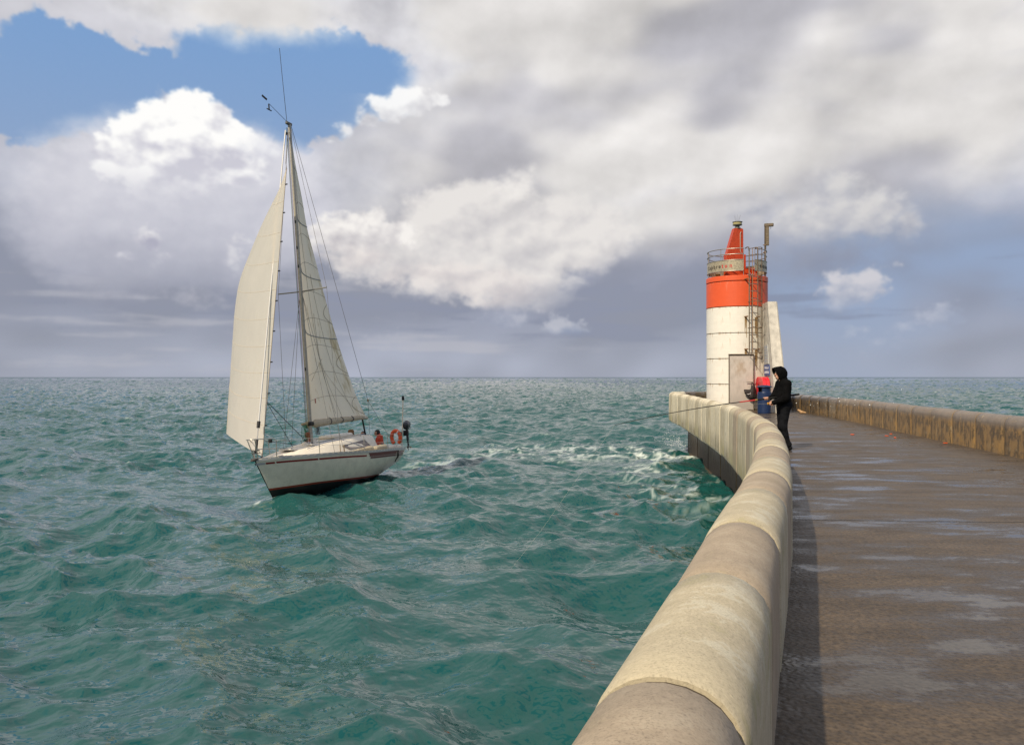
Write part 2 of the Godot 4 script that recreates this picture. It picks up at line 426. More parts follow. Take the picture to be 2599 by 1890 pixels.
# a weathered surface: base colour mottled in two scales, with a fine relief
func weathered(c: Color, rough: float, spread := 0.14, relief := 0.25, scale := 0.5, metal := 0.0, fine := 2.7) -> StandardMaterial3D:
	var m := mat(Color.WHITE, rough, metal)
	var key := "w%.2f" % spread
	if not T.has(key):
		T[key] = noise_tex(noise(41 + T.size(), 0.012, 6, 0.6), 512, [[0.0, grey(1.0 - spread * 2.0)], [0.5, grey(1.0 - spread * 0.7)], [1.0, Color(1, 1, 1)]])
	if not T.has("fine"):
		T.fine = noise_tex(noise(77, 0.06, 4, 0.65), 512, [[0.0, grey(0.72)], [0.45, grey(0.95)], [1.0, Color(1, 1, 1)]])
		T.bump = noise_tex(noise(78, 0.05, 5, 0.7), 512, [])
	m.albedo_color = c
	m.albedo_texture = T[key]
	m.uv1_triplanar = true
	m.uv1_world_triplanar = true
	m.uv1_scale = Vector3.ONE * scale
	m.detail_enabled = true
	m.detail_blend_mode = BaseMaterial3D.BLEND_MODE_MUL
	m.detail_albedo = T.fine
	m.detail_uv_layer = BaseMaterial3D.DETAIL_UV_2
	m.uv2_triplanar = true
	m.uv2_world_triplanar = true
	m.uv2_scale = Vector3.ONE * scale * fine
	if relief > 0.0:
		m.heightmap_enabled = true
		m.heightmap_texture = T.bump
		m.heightmap_scale = relief
	return m

func image_tex(w: int, h: int, f: Callable) -> ImageTexture:
	var b := PackedByteArray()
	b.resize(w * h * 3)
	var o := 0
	for y in h:
		for x in w:
			var c: Color = f.call(x, y)
			b[o] = int(clampf(c.r, 0, 1) * 255.0)
			b[o + 1] = int(clampf(c.g, 0, 1) * 255.0)
			b[o + 2] = int(clampf(c.b, 0, 1) * 255.0)
			o += 3
	return ImageTexture.create_from_image(Image.create_from_data(w, h, false, Image.FORMAT_RGB8, b))

func make_materials() -> void:
	M.black = mat(Color(0.03, 0.03, 0.033), 0.55)
	M.rubber = mat(Color(0.05, 0.05, 0.05), 0.8)
	M.steel = mat(lin(0.42, 0.38, 0.33), 0.38, 0.85)
	M.steel_rust = weathered(lin(0.34, 0.24, 0.15), 0.6, 0.3, 0.05, 2.0, 0.35)
	M.rust = weathered(lin(0.36, 0.17, 0.06), 0.8, 0.3, 0.1, 3.0)
	M.wire = mat(lin(0.16, 0.15, 0.14), 0.5, 0.5)

# ---------------------------------------------------------------- the sea
const SEA_N := 256

func fft(re: PackedFloat32Array, im: PackedFloat32Array, n: int) -> void:
	# rows, then columns, in place (inverse transform, not scaled)
	var bits := int(round(log(n) / log(2.0)))
	var rev := PackedInt32Array()
	rev.resize(n)
	for i in n:
		var r := 0
		for b in bits:
			if i & (1 << b):
				r |= 1 << (bits - 1 - b)
		rev[i] = r
	var cs := PackedFloat32Array()
	var sn := PackedFloat32Array()
	for i in n:
		cs.append(cos(TAU * i / n))
		sn.append(sin(TAU * i / n))
	for axis in 2:
		var stride := 1 if axis == 0 else n
		var hop := n if axis == 0 else 1
		for line in n:
			var base := line * hop
			for i in n:
				var r := rev[i]
				if r > i:
					var a := base + i * stride
					var b := base + r * stride
					var t := re[a]
					re[a] = re[b]
					re[b] = t
					t = im[a]
					im[a] = im[b]
					im[b] = t
			var half := 1
			while half < n:
				var step := n / (half * 2)
				var i := 0
				while i < n:
					for k in half:
						var c := cs[k * step]
						var s := sn[k * step]
						var a := base + (i + k) * stride
						var b := a + half * stride
						var xr := re[b] * c - im[b] * s
						var xi := re[b] * s + im[b] * c
						re[b] = re[a] - xr
						im[b] = im[a] - xi
						re[a] += xr
						im[a] += xi
					i += half * 2
				half *= 2

# a square of sea that repeats: height and sideways shift of each point (x, h, z), and slope with the squeeze of crests (x, squeeze, z)
func sea_tile(n: int, side: float, seed_: int, longest: float, shortest: float, rms: float, spread: float, choppy: float) -> Array:
	var r := RandomNumberGenerator.new()
	r.seed = seed_
	var re1 := PackedFloat32Array()
	var im1 := PackedFloat32Array()
	re1.resize(n * n)
	im1.resize(n * n)
	var re2 := re1.duplicate()
	var im2 := re1.duplicate()
	var wind := Vector2(-0.42, 0.91)
	var total := 0.0
	for j in n:
		for i in n:
			var a := i if i <= n / 2 else i - n
			var b := j if j <= n / 2 else j - n
			if b < 0 or (b == 0 and a <= 0) or a == n / 2 or b == n / 2:
				continue
			var k := Vector2(a, b) * TAU / side
			var kl := k.length()
			var lam := TAU / kl
			var g1 := r.randfn()
			var g2 := r.randfn()
			if lam < shortest:
				continue
			var c := absf(k.dot(wind) / kl)
			var p := exp(-pow(lam / longest, 2.0) * 1.4) / pow(kl, 3.6) * (pow(c, spread) + 0.07)
			p *= smoothstep(shortest, shortest * 1.6, lam)
			var m := sqrt(p)
			total += p
			var hr := g1 * m
			var hi := g2 * m
			# h + i dx, and dz
			var o := j * n + i
			var q := ((n - j) % n) * n + (n - i) % n
			var ux := k.x / kl
			var uy := k.y / kl
			re1[o] = hr * (1.0 + ux)
			im1[o] = hi * (1.0 + ux)
			re1[q] = hr * (1.0 - ux)
			im1[q] = -hi * (1.0 - ux)
			re2[o] = hi * uy
			im2[o] = -hr * uy
			re2[q] = hi * uy
			im2[q] = hr * uy
	fft(re1, im1, n)
	fft(re2, im2, n)
	var s := 0.0
	for i in n * n:
		s += re1[i] * re1[i]
	s = rms / sqrt(s / (n * n))
	var d := PackedVector3Array()
	var g := PackedVector3Array()
	d.resize(n * n)
	g.resize(n * n)
	for i in n * n:
		d[i] = Vector3(-im1[i] * s * choppy, re1[i] * s, -re2[i] * s * choppy)
	var w := n / (2.0 * side)
	for j in n:
		var up := ((j + n - 1) % n) * n
		var dn := ((j + 1) % n) * n
		for i in n:
			var lf := (i + n - 1) % n
			var rt := (i + 1) % n
			var ex := (d[j * n + rt] - d[j * n + lf]) * w
			var ez := (d[dn + i] - d[up + i]) * w
			g[j * n + i] = Vector3(ex.y, ex.x + ez.z, ez.y)
	return [d, g, side]

func sample(tile: PackedVector3Array, n: int, u: float, v: float) -> Vector3:
	var fu := u - floorf(u)
	var fv := v - floorf(v)
	var x := fu * n
	var y := fv * n
	var i := int(x)
	var j := int(y)
	x -= i
	y -= j
	i = i % n
	j = j % n
	var i2 := (i + 1) % n
	var r0 := j * n
	var r1 := ((j + 1) % n) * n
	return (tile[r0 + i] * (1.0 - x) + tile[r0 + i2] * x) * (1.0 - y) + (tile[r1 + i] * (1.0 - x) + tile[r1 + i2] * x) * y

const FOAM_SPOTS := [[8.4, 38.5, 1.5, 2.4, 0.85], [6.0, 40.5, 3.6, 3.4, 0.64], [1.5, 42.0, 6.8, 6.5, 0.48], [6.0, 33.0, 3.0, 5.5, 0.42], [5.5, 27.0, 2.2, 4.0, 0.36], [-4.5, 31.5, 2.0, 1.6, 0.36], [-3.0, 36.0, 2.2, 4.0, 0.34], [-7.9, 25.2, 0.5, 0.45, 0.6], [-6.6, 26.9, 0.5, 1.6, 0.55], [-5.4, 29.3, 0.6, 1.6, 0.45], [-4.2, 33.0, 1.2, 1.0, 0.5]]

func build_sea() -> void:
	var A := sea_tile(SEA_N, 71.0, 3, 7.0, 1.0, 0.125, 1.4, 1.0)
	var B := sea_tile(SEA_N, 16.3, 8, 2.8, 0.26, 0.047, 1.2, 0.85)
	var ca := cos(0.35)
	var sa := sin(0.35)
	var foam_n := noise(61, 0.80, 5, 0.6, FastNoiseLite.TYPE_SIMPLEX_SMOOTH, FastNoiseLite.FRACTAL_RIDGED)
	var foam_n2 := noise(62, 0.16, 3)
	var S := sea_tile(128, 900.0, 33, 95.0, 34.0, 0.55, 3.0, 0.4)
	var dS: PackedVector3Array = S[0]
	var gS: PackedVector3Array = S[1]
	var gust_n := noise(63, 0.055, 3)
	var angles := PackedFloat32Array()
	var a := -47.0
	while a < 44.0:
		angles.append(deg_to_rad(a))
		a += 0.135
	a = 44.0
	while a < 313.0:
		angles.append(deg_to_rad(a))
		a += 6.0
	angles.append(deg_to_rad(313.0))
	var radii := PackedFloat32Array()
	var r := 2.2
	while r < 9000.0:
		radii.append(r)
		var step := clampf(0.00052 * r * r, 0.055, 0.17)
		if r > 62.0:
			step = 0.17 * pow(r / 62.0, 1.4)
		if r > 420.0:
			step = 2.48 * pow(r / 420.0, 2.0)
		if r > 1500.0:
			step = r * 0.3
		r += step
	radii.append(9000.0)
	var na := angles.size()
	var nr := radii.size()
	var vs := PackedVector3Array()
	var ns := PackedVector3Array()
	var cs := PackedColorArray()
	var uv := PackedVector2Array()
	vs.resize(na * nr)
	ns.resize(na * nr)
	cs.resize(na * nr)
	uv.resize(na * nr)
	var water := Color(0.008, 0.066, 0.060)
	var white := Color(0.60, 0.67, 0.62)
	var dA: PackedVector3Array = A[0]
	var gA: PackedVector3Array = A[1]
	var dB: PackedVector3Array = B[0]
	var gB: PackedVector3Array = B[1]
	var o := 0
	for j in nr:
		var rad := radii[j]
		var flat := smoothstep(3000.0, 900.0, rad)
		for i in na:
			var ang := angles[i]
			var x := rad * sin(ang)
			var z := -rad * cos(ang)
			var u1 := x / 71.0 + 0.13
			var v1 := z / 71.0 + 0.41
			var u2 := (x * ca - z * sa) / 16.3
			var v2 := (x * sa + z * ca) / 16.3
			var p := sample(dA, SEA_N, u1, v1)
			var g := sample(gA, SEA_N, u1, v1)
			var p2 := sample(dB, SEA_N, u2, v2)
			var g2 := sample(gB, SEA_N, u2, v2)
			if rad > 150.0:
				# added far swell: its facing slopes darken the water near the horizon
				var sw := smoothstep(150.0, 520.0, rad)
				p += sample(dS, 128, x / 900.0, z / 900.0) * sw
				g += sample(gS, 128, x / 900.0, z / 900.0) * sw
			var gust := clampf(1.0 + gust_n.get_noise_2d(x, z * 1.6) * 1.1, 0.45, 1.6)
			p2 *= gust
			g2 *= gust
			var px := p2.x * ca + p2.z * sa
			var pz := -p2.x * sa + p2.z * ca
			vs[o] = Vector3(x + (p.x + px) * flat, (p.y + p2.y) * flat, z + (p.z + pz) * flat)
			var sx := g.x + g2.x * ca + g2.z * sa
			var sz := g.z - g2.x * sa + g2.z * ca
			var steep := maxf(1.0, sqrt(sx * sx + sz * sz) / 0.62)
			ns[o] = Vector3(-sx / steep, 1.0, -sz / steep).normalized()
			uv[o] = Vector2(x, z) / 5.3
			# foam: crests that fold over, and churned water by the pier head and behind the boat
			var foam := smoothstep(0.62, 1.0, -(g.y + g2.y * 0.5) + p.y * 0.35) * 0.45 * smoothstep(18.0, 40.0, rad)
			if rad < 75.0 and i < 700:
				var zone := 0.0
				for s in FOAM_SPOTS:
					var du: float = (x - s[0]) / s[2]
					var dv: float = (-z - s[1]) / s[3]
					var q := du * du + dv * dv
					if q < 4.0:
						zone = maxf(zone, s[4] * exp(-q))
				if zone > 0.04:
					var web := foam_n.get_noise_2d(x + p.x * 2.0, z * 1.15 + p.z * 2.0) + foam_n2.get_noise_2d(x * 1.4, z * 1.4) * 0.7
					foam = maxf(foam, smoothstep(1.12 - zone * 1.1, 1.5 - zone * 1.0, web + 0.35) * minf(1.0, zone * 1.5))
			cs[o] = water.lerp(white, clampf(foam, 0.0, 1.0))
			o += 1
	var ix := PackedInt32Array()
	ix.resize((na - 1) * (nr - 1) * 6)
	o = 0
	for j in nr - 1:
		for i in na - 1:
			var q := j * na + i
			ix[o] = q
			ix[o + 1] = q + na
			ix[o + 2] = q + na + 1
			ix[o + 3] = q
			ix[o + 4] = q + na + 1
			ix[o + 5] = q + 1
			o += 6
	var arr := []
	arr.resize(Mesh.ARRAY_MAX)
	arr[Mesh.ARRAY_VERTEX] = vs
	arr[Mesh.ARRAY_NORMAL] = ns
	arr[Mesh.ARRAY_COLOR] = cs
	arr[Mesh.ARRAY_TEX_UV] = uv
	arr[Mesh.ARRAY_INDEX] = ix
	var mesh := ArrayMesh.new()
	mesh.add_surface_from_arrays(Mesh.PRIMITIVE_TRIANGLES, arr)
	# ripples finer than the mesh
	var C := sea_tile(256, 5.3, 21, 0.8, 0.045, 0.0052, 1.0, 0.0)
	var gc: PackedVector3Array = C[1]
	M.sea = mat(Color.WHITE, 0.05)
	M.sea.vertex_color_use_as_albedo = true
	M.sea.metallic_specular = 0.5
	M.sea.normal_enabled = true
	M.sea.normal_scale = 1.0
	M.sea.normal_texture = image_tex(256, 256, func(px, py):
		var g: Vector3 = gc[py * 256 + px]
		var nn := Vector3(-g.x, g.z, 1.0).normalized()
		return Color(nn.x * 0.5 + 0.5, nn.y * 0.5 + 0.5, nn.z * 0.5 + 0.5))
	struct(obj("sea", mesh, M.sea))

# ---------------------------------------------------------------- the pier
# inner line of the parapet, as (x, distance from the camera's foot); it runs out along the left, round the pier head, and back along the right
const LINE := [[-2.7, -7.0], [-1.62, -4.0], [-0.16, 0.0], [0.95, 3.0], [1.48, 4.47], [2.25, 6.56], [2.79, 8.14], [3.70, 11.0], [4.46, 13.7], [5.21, 17.0], [5.78, 20.0], [6.24, 22.7], [6.80, 27.0], [7.62, 33.7], [8.10, 38.0], [8.36, 41.0], [8.75, 42.7], [10.1, 43.9], [11.7, 43.7], [12.85, 42.2], [13.15, 40.0], [12.75, 36.9], [12.35, 33.0], [11.43, 26.2], [11.13, 24.6], [10.60, 21.75], [9.45, 15.0], [8.5, 10.0], [7.3, 4.0], [6.45, 0.0], [5.0, -7.0]]
var path: Curve3D

func along(s: float, out := 0.0, up := 0.0) -> Vector3:
	var p := path.sample_baked(s, true)
	var d := (path.sample_baked(minf(s + 0.05, path.get_baked_length()), true) - path.sample_baked(maxf(s - 0.05, 0.0), true)).normalized()
	return p + Vector3(d.z, 0, -d.x) * out + Vector3(0, up, 0)

# where the line is nearest to a distance from the camera, on the left or right arm
func along_at(dist: float, left: bool) -> float:
	var len := path.get_baked_length()
	var best := 0.0
	var err := 1e9
	var s := 0.0 if left else len * 0.5
	var e := len * 0.5 if left else len
	while s < e:
		var q := absf(-path.sample_baked(s, true).z - dist)
		if q < err:
			err = q
			best = s
		s += 0.02
	return best

func parapet_profile() -> Array:
	# outward from the inner face, up from the deck
	var p := [Vector2(0, -0.02), Vector2(0, 0.2), Vector2(0, 0.44), Vector2(0, 0.585)]
	for k in range(1, 12):
		var a := PI - PI * k / 12.0
		p.append(Vector2(0.1925 + 0.1925 * cos(a), 0.585 + 0.175 * pow(sin(a), 0.9)))
	p.append(Vector2(0.385, 0.585))
	p.append(Vector2(0.392, 0.2))
	p.append(Vector2(0.396, -0.2))
	p.append(Vector2(0.40, -0.58))
	for k in range(1, 5):
		var a := PI * 0.5 * k / 4.0
		p.append(Vector2(0.28 + 0.12 * cos(a), -0.6 - 0.12 * sin(a)))
	p.append(Vector2(0, -0.72))
	return p

func parapet_block(s0: float, s1: float, proud: float) -> ArrayMesh:
	var prof := parapet_profile()
	var st := begin()
	var n := 5
	var cuts := [s0 + 0.017, s0 + 0.027]
	for k in range(1, n):
		cuts.append(lerpf(s0, s1, float(k) / n))
	cuts.append_array([s1 - 0.027, s1 - 0.017])
	var rings := []
	for k in cuts.size():
		var inset := 0.007 if k == 0 or k == cuts.size() - 1 else 0.0
		var ring := []
		for q in prof:
			var c := Vector2(0.1925, clampf(q.y, -0.5, 0.5))
			var m: Vector2 = q + (q - c).normalized() * (proud - inset)
			if q.x < 0.001 and q.y < 0.59:
				m = q + Vector2(inset - proud, 0)
			ring.append(along(cuts[k], m.x, m.y + DECK))
		rings.append(ring)
	var v := 0.0
	var vv := [0.0]
	for k in range(1, prof.size()):
		v += (prof[k] - prof[k - 1]).length()
		vv.append(v)
	for k in cuts.size() - 1:
		for m in prof.size() - 1:
			var a := Vector2(cuts[k] / 4.8, vv[m] / 2.4)
			var b := Vector2(cuts[k + 1] / 4.8, vv[m + 1] / 2.4)
			quad_uv(st, [rings[k][m], rings[k + 1][m], rings[k + 1][m + 1], rings[k][m + 1]], [a, Vector2(b.x, a.y), b, Vector2(a.x, b.y)], 0)
	for e in [0, cuts.size() - 1]:
		var mid := Vector3.ZERO
		for q in rings[e]:
			mid += q
		mid /= prof.size()
		for m in prof.size():
			var a: Vector3 = rings[e][m]
			var b: Vector3 = rings[e][(m + 1) % prof.size()]
			if e == 0:
				tri(st, mid, a, b)
			else:
				tri(st, mid, b, a)
	return done(st)

# the body inside the blocks, seen only as dark lines in the joints
func parapet_core(s0: float, s1: float) -> ArrayMesh:
	var prof := parapet_profile()
	var st := begin()
	var n := int((s1 - s0) / 0.6) + 1
	var last := []
	for i in n + 1:
		var s := lerpf(s0, s1, float(i) / n)
		var ring := []
		for q in prof:
			var c := Vector2(0.1925, clampf(q.y, -0.45, 0.4))
			ring.append(along(s, (q - (q - c).normalized() * 0.014).x, (q - (q - c).normalized() * 0.014).y + DECK))
		if last.size():
			for m in prof.size() - 1:
				quad(st, last[m], ring[m], ring[m + 1], last[m + 1], 0)
		last = ring
	return done(st)

# cast concrete with runs of dirt: u along the wall, v across it (0 at the deck, over the crown, down outside)
func concrete(base: Color, dirt: Color, runs: float, blotch: float, moss: Color, seed_: int, pale := Color(0.70, 0.66, 0.52), flakes := 0.0) -> StandardMaterial3D:
	var n1 := noise(seed_, 0.012, 5, 0.6)
	var n2 := noise(seed_ + 1, 0.03, 4, 0.6)
	var n3 := noise(seed_ + 2, 0.11, 3, 0.6)
	var r2 := noise(seed_ + 3, 0.02, 4, 0.6)
	var w := 1024
	var m := mat(Color.WHITE, 0.78)
	m.albedo_texture = image_tex(w, 512, func(x, y):
		var fx := float(x)
		var fy := float(y)
		var edge := minf(fx, w - fx) / 60.0   # fade towards the seams of the repeat
		var e := clampf(edge, 0.0, 1.0)
		var a := n1.get_noise_2d(fx, fy) * e
		var r := n2.get_noise_2d(fx * 1.9, fy * 0.10)
		var f := n3.get_noise_2d(fx, fy)
		var v := fy / 512.0 * 2.4          # metres round the profile
		var outer := smoothstep(0.55, 0.9, v)
		var foot := smoothstep(1.75, 2.35, v)
		var c := base * (1.0 + a * 0.22 + f * 0.12)
		var shoulder := smoothstep(0.40, 0.52, v) * smoothstep(0.74, 0.60, v)
		c = c.lerp(moss, clampf(shoulder * smoothstep(-0.05, 0.35, r2.get_noise_2d(fx * 1.3, fy) + f * 0.3) * maxf(flakes, 0.0), 0.0, 0.7))
		var crown := smoothstep(0.50, 0.62, v) * smoothstep(1.12, 0.98, v)
		var k := clampf(smoothstep(0.05, 0.5, r + f * 0.3) * runs * (1.0 - crown) * (0.45 + outer) + smoothstep(0.12, 0.45, a + f * 0.25) * blotch, 0.0, 1.0)
		c = c.lerp(dirt, k)
		if flakes < 0.0:
			# weather side: dark runs from the shoulder down, a grey wet crown
			var run := n2.get_noise_2d(fx * 0.75, fy * 0.22) + r2.get_noise_2d(fx * 0.9, fy * 0.7) * 0.7 + f * 0.22
			c = c.lerp(Color(0.085, 0.066, 0.042), smoothstep(0.08, 0.42, run + 0.26 * smoothstep(0.1, 0.55, v)) * 0.72)
			c = c.lerp(Color(0.42, 0.25, 0.08), smoothstep(0.25, 0.5, r2.get_noise_2d(fx * 0.6 + 400.0, fy * 0.4)) * 0.6)
			c = c.lerp(Color(0.20, 0.165, 0.13) * (1.0 + a * 0.4), crown * 0.9)
		c = c.lerp(pale, smoothstep(0.20, 0.26, a * 0.75 + n2.get_noise_2d(fx * 0.8, fy * 0.5) * 0.5 + f * 0.22) * maxf(flakes, 0.0))
		c *= 1.0 - 0.35 * smoothstep(0.45, 0.6, n3.get_noise_2d(fx * 2.5, fy * 2.5))
		c = c.lerp(moss, clampf(foot * (0.55 + r * 1.3 + f * 0.6) + smoothstep(0.3, 0.6, -a + f * 0.2) * blotch * 0.8, 0.0, 0.85))
		c.a = 1.0
		return c.linear_to_srgb())
	m.heightmap_enabled = true
	if not T.has("bump"):
		T.bump = noise_tex(noise(78, 0.05, 5, 0.7), 512, [])
	if not T.has("cast"):
		# the cast face: fine grain, air holes, a few hair cracks
		var p1 := noise(811, 0.09, 4, 0.7)
		var p2 := noise(812, 0.10, 1, 0.5, FastNoiseLite.TYPE_CELLULAR)
		var p3 := noise(813, 0.010, 3, 0.6, FastNoiseLite.TYPE_SIMPLEX_SMOOTH, FastNoiseLite.FRACTAL_RIDGED)
		var p4 := noise(814, 0.008, 2)
		T.cast = image_tex(1024, 512, func(x, y):
			var hgt := 0.62 + p1.get_noise_2d(x, y) * 0.22
			var hole := smoothstep(-0.86, -0.95, p2.get_noise_2d(x, y)) * smoothstep(0.0, 0.3, p4.get_noise_2d(x * 4.0, y * 4.0))
			var crack := smoothstep(0.955, 0.985, p3.get_noise_2d(x, y)) * smoothstep(-0.05, 0.2, p4.get_noise_2d(x + 500.0, y))
			return grey(clampf(hgt - hole * 0.35 - crack * 0.4, 0, 1)))
	m.heightmap_texture = T.cast
	m.heightmap_scale = 0.22
	m.detail_enabled = true
	m.detail_blend_mode = BaseMaterial3D.BLEND_MODE_MUL
	m.detail_uv_layer = BaseMaterial3D.DETAIL_UV_2
	m.uv2_triplanar = true
	m.uv2_world_triplanar = true
	m.uv2_scale = Vector3.ONE * 1.6
	if not T.has("speck"):
		T.speck = noise_tex(noise(79, 0.11, 4, 0.75), 512, [[0.0, grey(0.62)], [0.42, grey(0.93)], [1.0, Color(1, 1, 1)]])
	m.detail_albedo = T.speck
	return m

func build_pier() -> void:
	path = Curve3D.new()
	path.bake_interval = 0.1
	for i in LINE.size():
		var p: Array = LINE[i]
		var a: Array = LINE[maxi(i - 1, 0)]
		var b: Array = LINE[mini(i + 1, LINE.size() - 1)]
		var t := Vector3(b[0] - a[0], 0, a[1] - b[1])
		var here := Vector3(p[0], 0, -p[1])
		var la := Vector2(p[0] - a[0], p[1] - a[1]).length()
		var lb := Vector2(p[0] - b[0], p[1] - b[1]).length()
		path.add_point(here, -t.normalized() * la / 3.0, t.normalized() * lb / 3.0)
	var total := path.get_baked_length()

	# deck: one wet concrete sheet between the parapets
	var st := begin()
	var sl := 0.0
	var inner := PackedVector2Array()
	while sl < total:
		var q := along(sl, 0.06)
		inner.append(Vector2(q.x, q.z))
		sl += 0.4
	for k in Geometry2D.triangulate_polygon(inner):
		var q: Vector2 = inner[k]
		st.set_normal(Vector3.UP)
		st.set_uv(q / 9.0)
		st.set_uv2(q / 1.7)
		st.add_vertex(Vector3(q.x, DECK, q.y))
	st.generate_tangents()
	var deck_mesh := st.commit()
	var nA := noise(101, 0.011, 4, 0.55)
	var nB := noise(102, 0.028, 5, 0.6)
	var nC := noise(103, 0.14, 3, 0.7)
	var W := 768
	var wet := PackedFloat32Array()
	var rough := PackedByteArray()
	var bytes := PackedByteArray()
	var nrm := PackedFloat32Array()
	wet.resize(W * W)
	bytes.resize(W * W * 3)
	rough.resize(W * W * 3)
	var tau := TAU / W
	for y in W:
		for x in W:
			# a torus in 4-d would repeat without seams; a cross-fade at the borders does nearly as well
			var fx := float(x)
			var fy := float(y)
			var ex := smoothstep(W - 120.0, W, fx)
			var ey := smoothstep(W - 120.0, W, fy)
			var a := nA.get_noise_2d(fx * 0.55, fy)
			var b := nB.get_noise_2d(fx * 0.4, fy)
			if ex > 0.0:
				a = lerpf(a, nA.get_noise_2d((fx - W) * 0.55, fy), ex)
				b = lerpf(b, nB.get_noise_2d((fx - W) * 0.4, fy), ex)
			if ey > 0.0:
				a = lerpf(a, nA.get_noise_2d(fx * 0.55, fy - W), ey)
				b = lerpf(b, nB.get_noise_2d(fx * 0.4, fy - W), ey)
			var c := nC.get_noise_2d(fx, fy)
			var puddle := smoothstep(0.19, 0.46, a * 0.9 + b * 0.6 + c * 0.18) * 0.9
			var damp := smoothstep(-0.25, 0.25, a + b * 0.5)
			var o := y * W + x
			wet[o] = puddle
			var col := Color(0.112, 0.084, 0.058) * (1.0 + b * 0.5 + c * 0.45)
			col = col.lerp(Color(0.055, 0.041, 0.029) * (1.0 + c * 0.35), damp * 0.8)
			col = col.lerp(Color(0.05, 0.042, 0.035), puddle * 0.6)
			col.a = 1.0
			col = col.clamp().linear_to_srgb()
			bytes[o * 3] = int(col.r * 255.0)
			bytes[o * 3 + 1] = int(col.g * 255.0)
			bytes[o * 3 + 2] = int(col.b * 255.0)
			var ro := clampf(lerpf(lerpf(0.58, 0.38, damp), 0.07, puddle) + c * 0.12 * (1.0 - puddle), 0.04, 1.0)
			rough[o * 3] = int(ro * 255.0)
			rough[o * 3 + 1] = rough[o * 3]
			rough[o * 3 + 2] = rough[o * 3]
	M.deck = mat(Color.WHITE, 1.0)
	M.deck.albedo_texture = ImageTexture.create_from_image(Image.create_from_data(W, W, false, Image.FORMAT_RGB8, bytes))
	M.deck.roughness_texture = ImageTexture.create_from_image(Image.create_from_data(W, W, false, Image.FORMAT_RGB8, rough))
	M.deck.metallic_specular = 0.4
	M.deck.detail_enabled = true
	M.deck.detail_blend_mode = BaseMaterial3D.BLEND_MODE_MUL
	M.deck.detail_uv_layer = BaseMaterial3D.DETAIL_UV_2
	M.deck.detail_albedo = noise_tex(noise(104, 0.09, 4, 0.7), 512, [[0.0, grey(0.58)], [0.5, grey(0.9)], [1.0, Color(1, 1, 1)]])
	# trowel marks and grit, flooded where there is water
	var bump := PackedByteArray()
	bump.resize(W * W * 3)
	for y in W:
		for x in W:
			var o := y * W + x
			var hgt := (0.5 + 0.35 * nC.get_noise_2d(x * 2.2, y * 2.2) + 0.2 * nB.get_noise_2d(x * 0.8, y * 6.0)) * (1.0 - wet[o]) + wet[o] * 0.5
			bump[o * 3] = int(clampf(hgt, 0, 1) * 255.0)
	M.deck.heightmap_enabled = true
	M.deck.heightmap_texture = ImageTexture.create_from_image(Image.create_from_data(W, W, false, Image.FORMAT_RGB8, bump))
	M.deck.heightmap_scale = 1.6
	M.joint_line = mat(lin(0.035, 0.028, 0.02), 0.6)
	struct(obj("pier_deck", deck_mesh, M.deck))

	# a few joints across the deck
	for jd in [8.62, 17.8]:
		var jst := begin()
		var a := along(along_at(jd, true), 0.0, DECK + 0.004)
		var b := along(along_at(jd - 0.4, false), 0.0, DECK + 0.004)
		var n := (b - a).normalized().cross(Vector3.UP) * 0.009
		var last := a
		for k in 24:
			var q := a.lerp(b, (k + 1) / 24.0) + n * 1.5 * sin(k * 1.7)
			quad(jst, last - n, last + n, q + n, q - n)
			last = q
		struct(obj("deck_joint", done(jst), M.joint_line))
	# parapet of cast blocks
	M.cream = concrete(Color(0.50, 0.435, 0.30), Color(0.56, 0.52, 0.41), 0.6, 0.45, Color(0.36, 0.33, 0.15), 201, Color(0.58, 0.54, 0.41), 0.6)
	M.tan = concrete(Color(0.39, 0.315, 0.225), Color(0.44, 0.375, 0.28), 0.4, 0.25, Color(0.34, 0.30, 0.17), 231, Color(0.48, 0.42, 0.31), 0.15)
	M.streaked = concrete(Color(0.75, 0.68, 0.51), Color(0.36, 0.29, 0.15), 0.65, 0.4, Color(0.12, 0.10, 0.04), 261, Color(0.74, 0.71, 0.62), 0.45)
	M.brown = concrete(Color(0.32, 0.205, 0.09), Color(0.13, 0.095, 0.06), 0.55, 0.9, Color(0.42, 0.33, 0.20), 291, Color(0.50, 0.40, 0.22), -1.0)
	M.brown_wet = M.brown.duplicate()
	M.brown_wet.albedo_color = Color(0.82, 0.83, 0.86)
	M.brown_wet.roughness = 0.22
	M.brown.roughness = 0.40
	M.joint = mat(lin(0.07, 0.055, 0.035), 0.9)
	var first := along_at(3.02, true)
	var tip := along_at(42.4, true)
	var length := 1.22
	var wall := thing("parapet_wall", "curved cream concrete parapet along the sea side of the pier, nearest the camera", "parapet")
	var s := first - 8.0 * length
	var k := 0
	while s < tip:
		var len := length * (1.0 + 0.10 * sin(k * 2.3))
		if s + len > 0.05:
			var dist := -path.sample_baked(s, true).z
			var m: Material = (M.tan if k % 2 == 0 else M.cream) if dist < 13.0 else ((M.cream if k % 3 else M.tan) if dist < 20.0 else (M.streaked if k % 3 else M.cream))
			obj("concrete_block", parapet_block(maxf(s, 0.02), s + len, [0.0, 0.005, 0.002, 0.011][(k * 7) % 4] if dist > 10.0 else [0.0, 0.005][k % 2]), m, wall)
		s += len
		k += 1
	obj("joint_core", parapet_core(0.05, tip), M.joint, wall)
	var far_wall := thing("parapet_wall", "wet brown stained concrete parapet on the far right side of the pier", "parapet")
	while s < total - 0.2:
		var len := 1.42 * (1.0 + 0.06 * sin(k * 1.9))
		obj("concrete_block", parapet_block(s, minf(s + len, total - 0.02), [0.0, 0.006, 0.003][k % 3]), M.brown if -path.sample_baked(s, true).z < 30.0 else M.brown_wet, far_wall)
		s += len
		k += 1

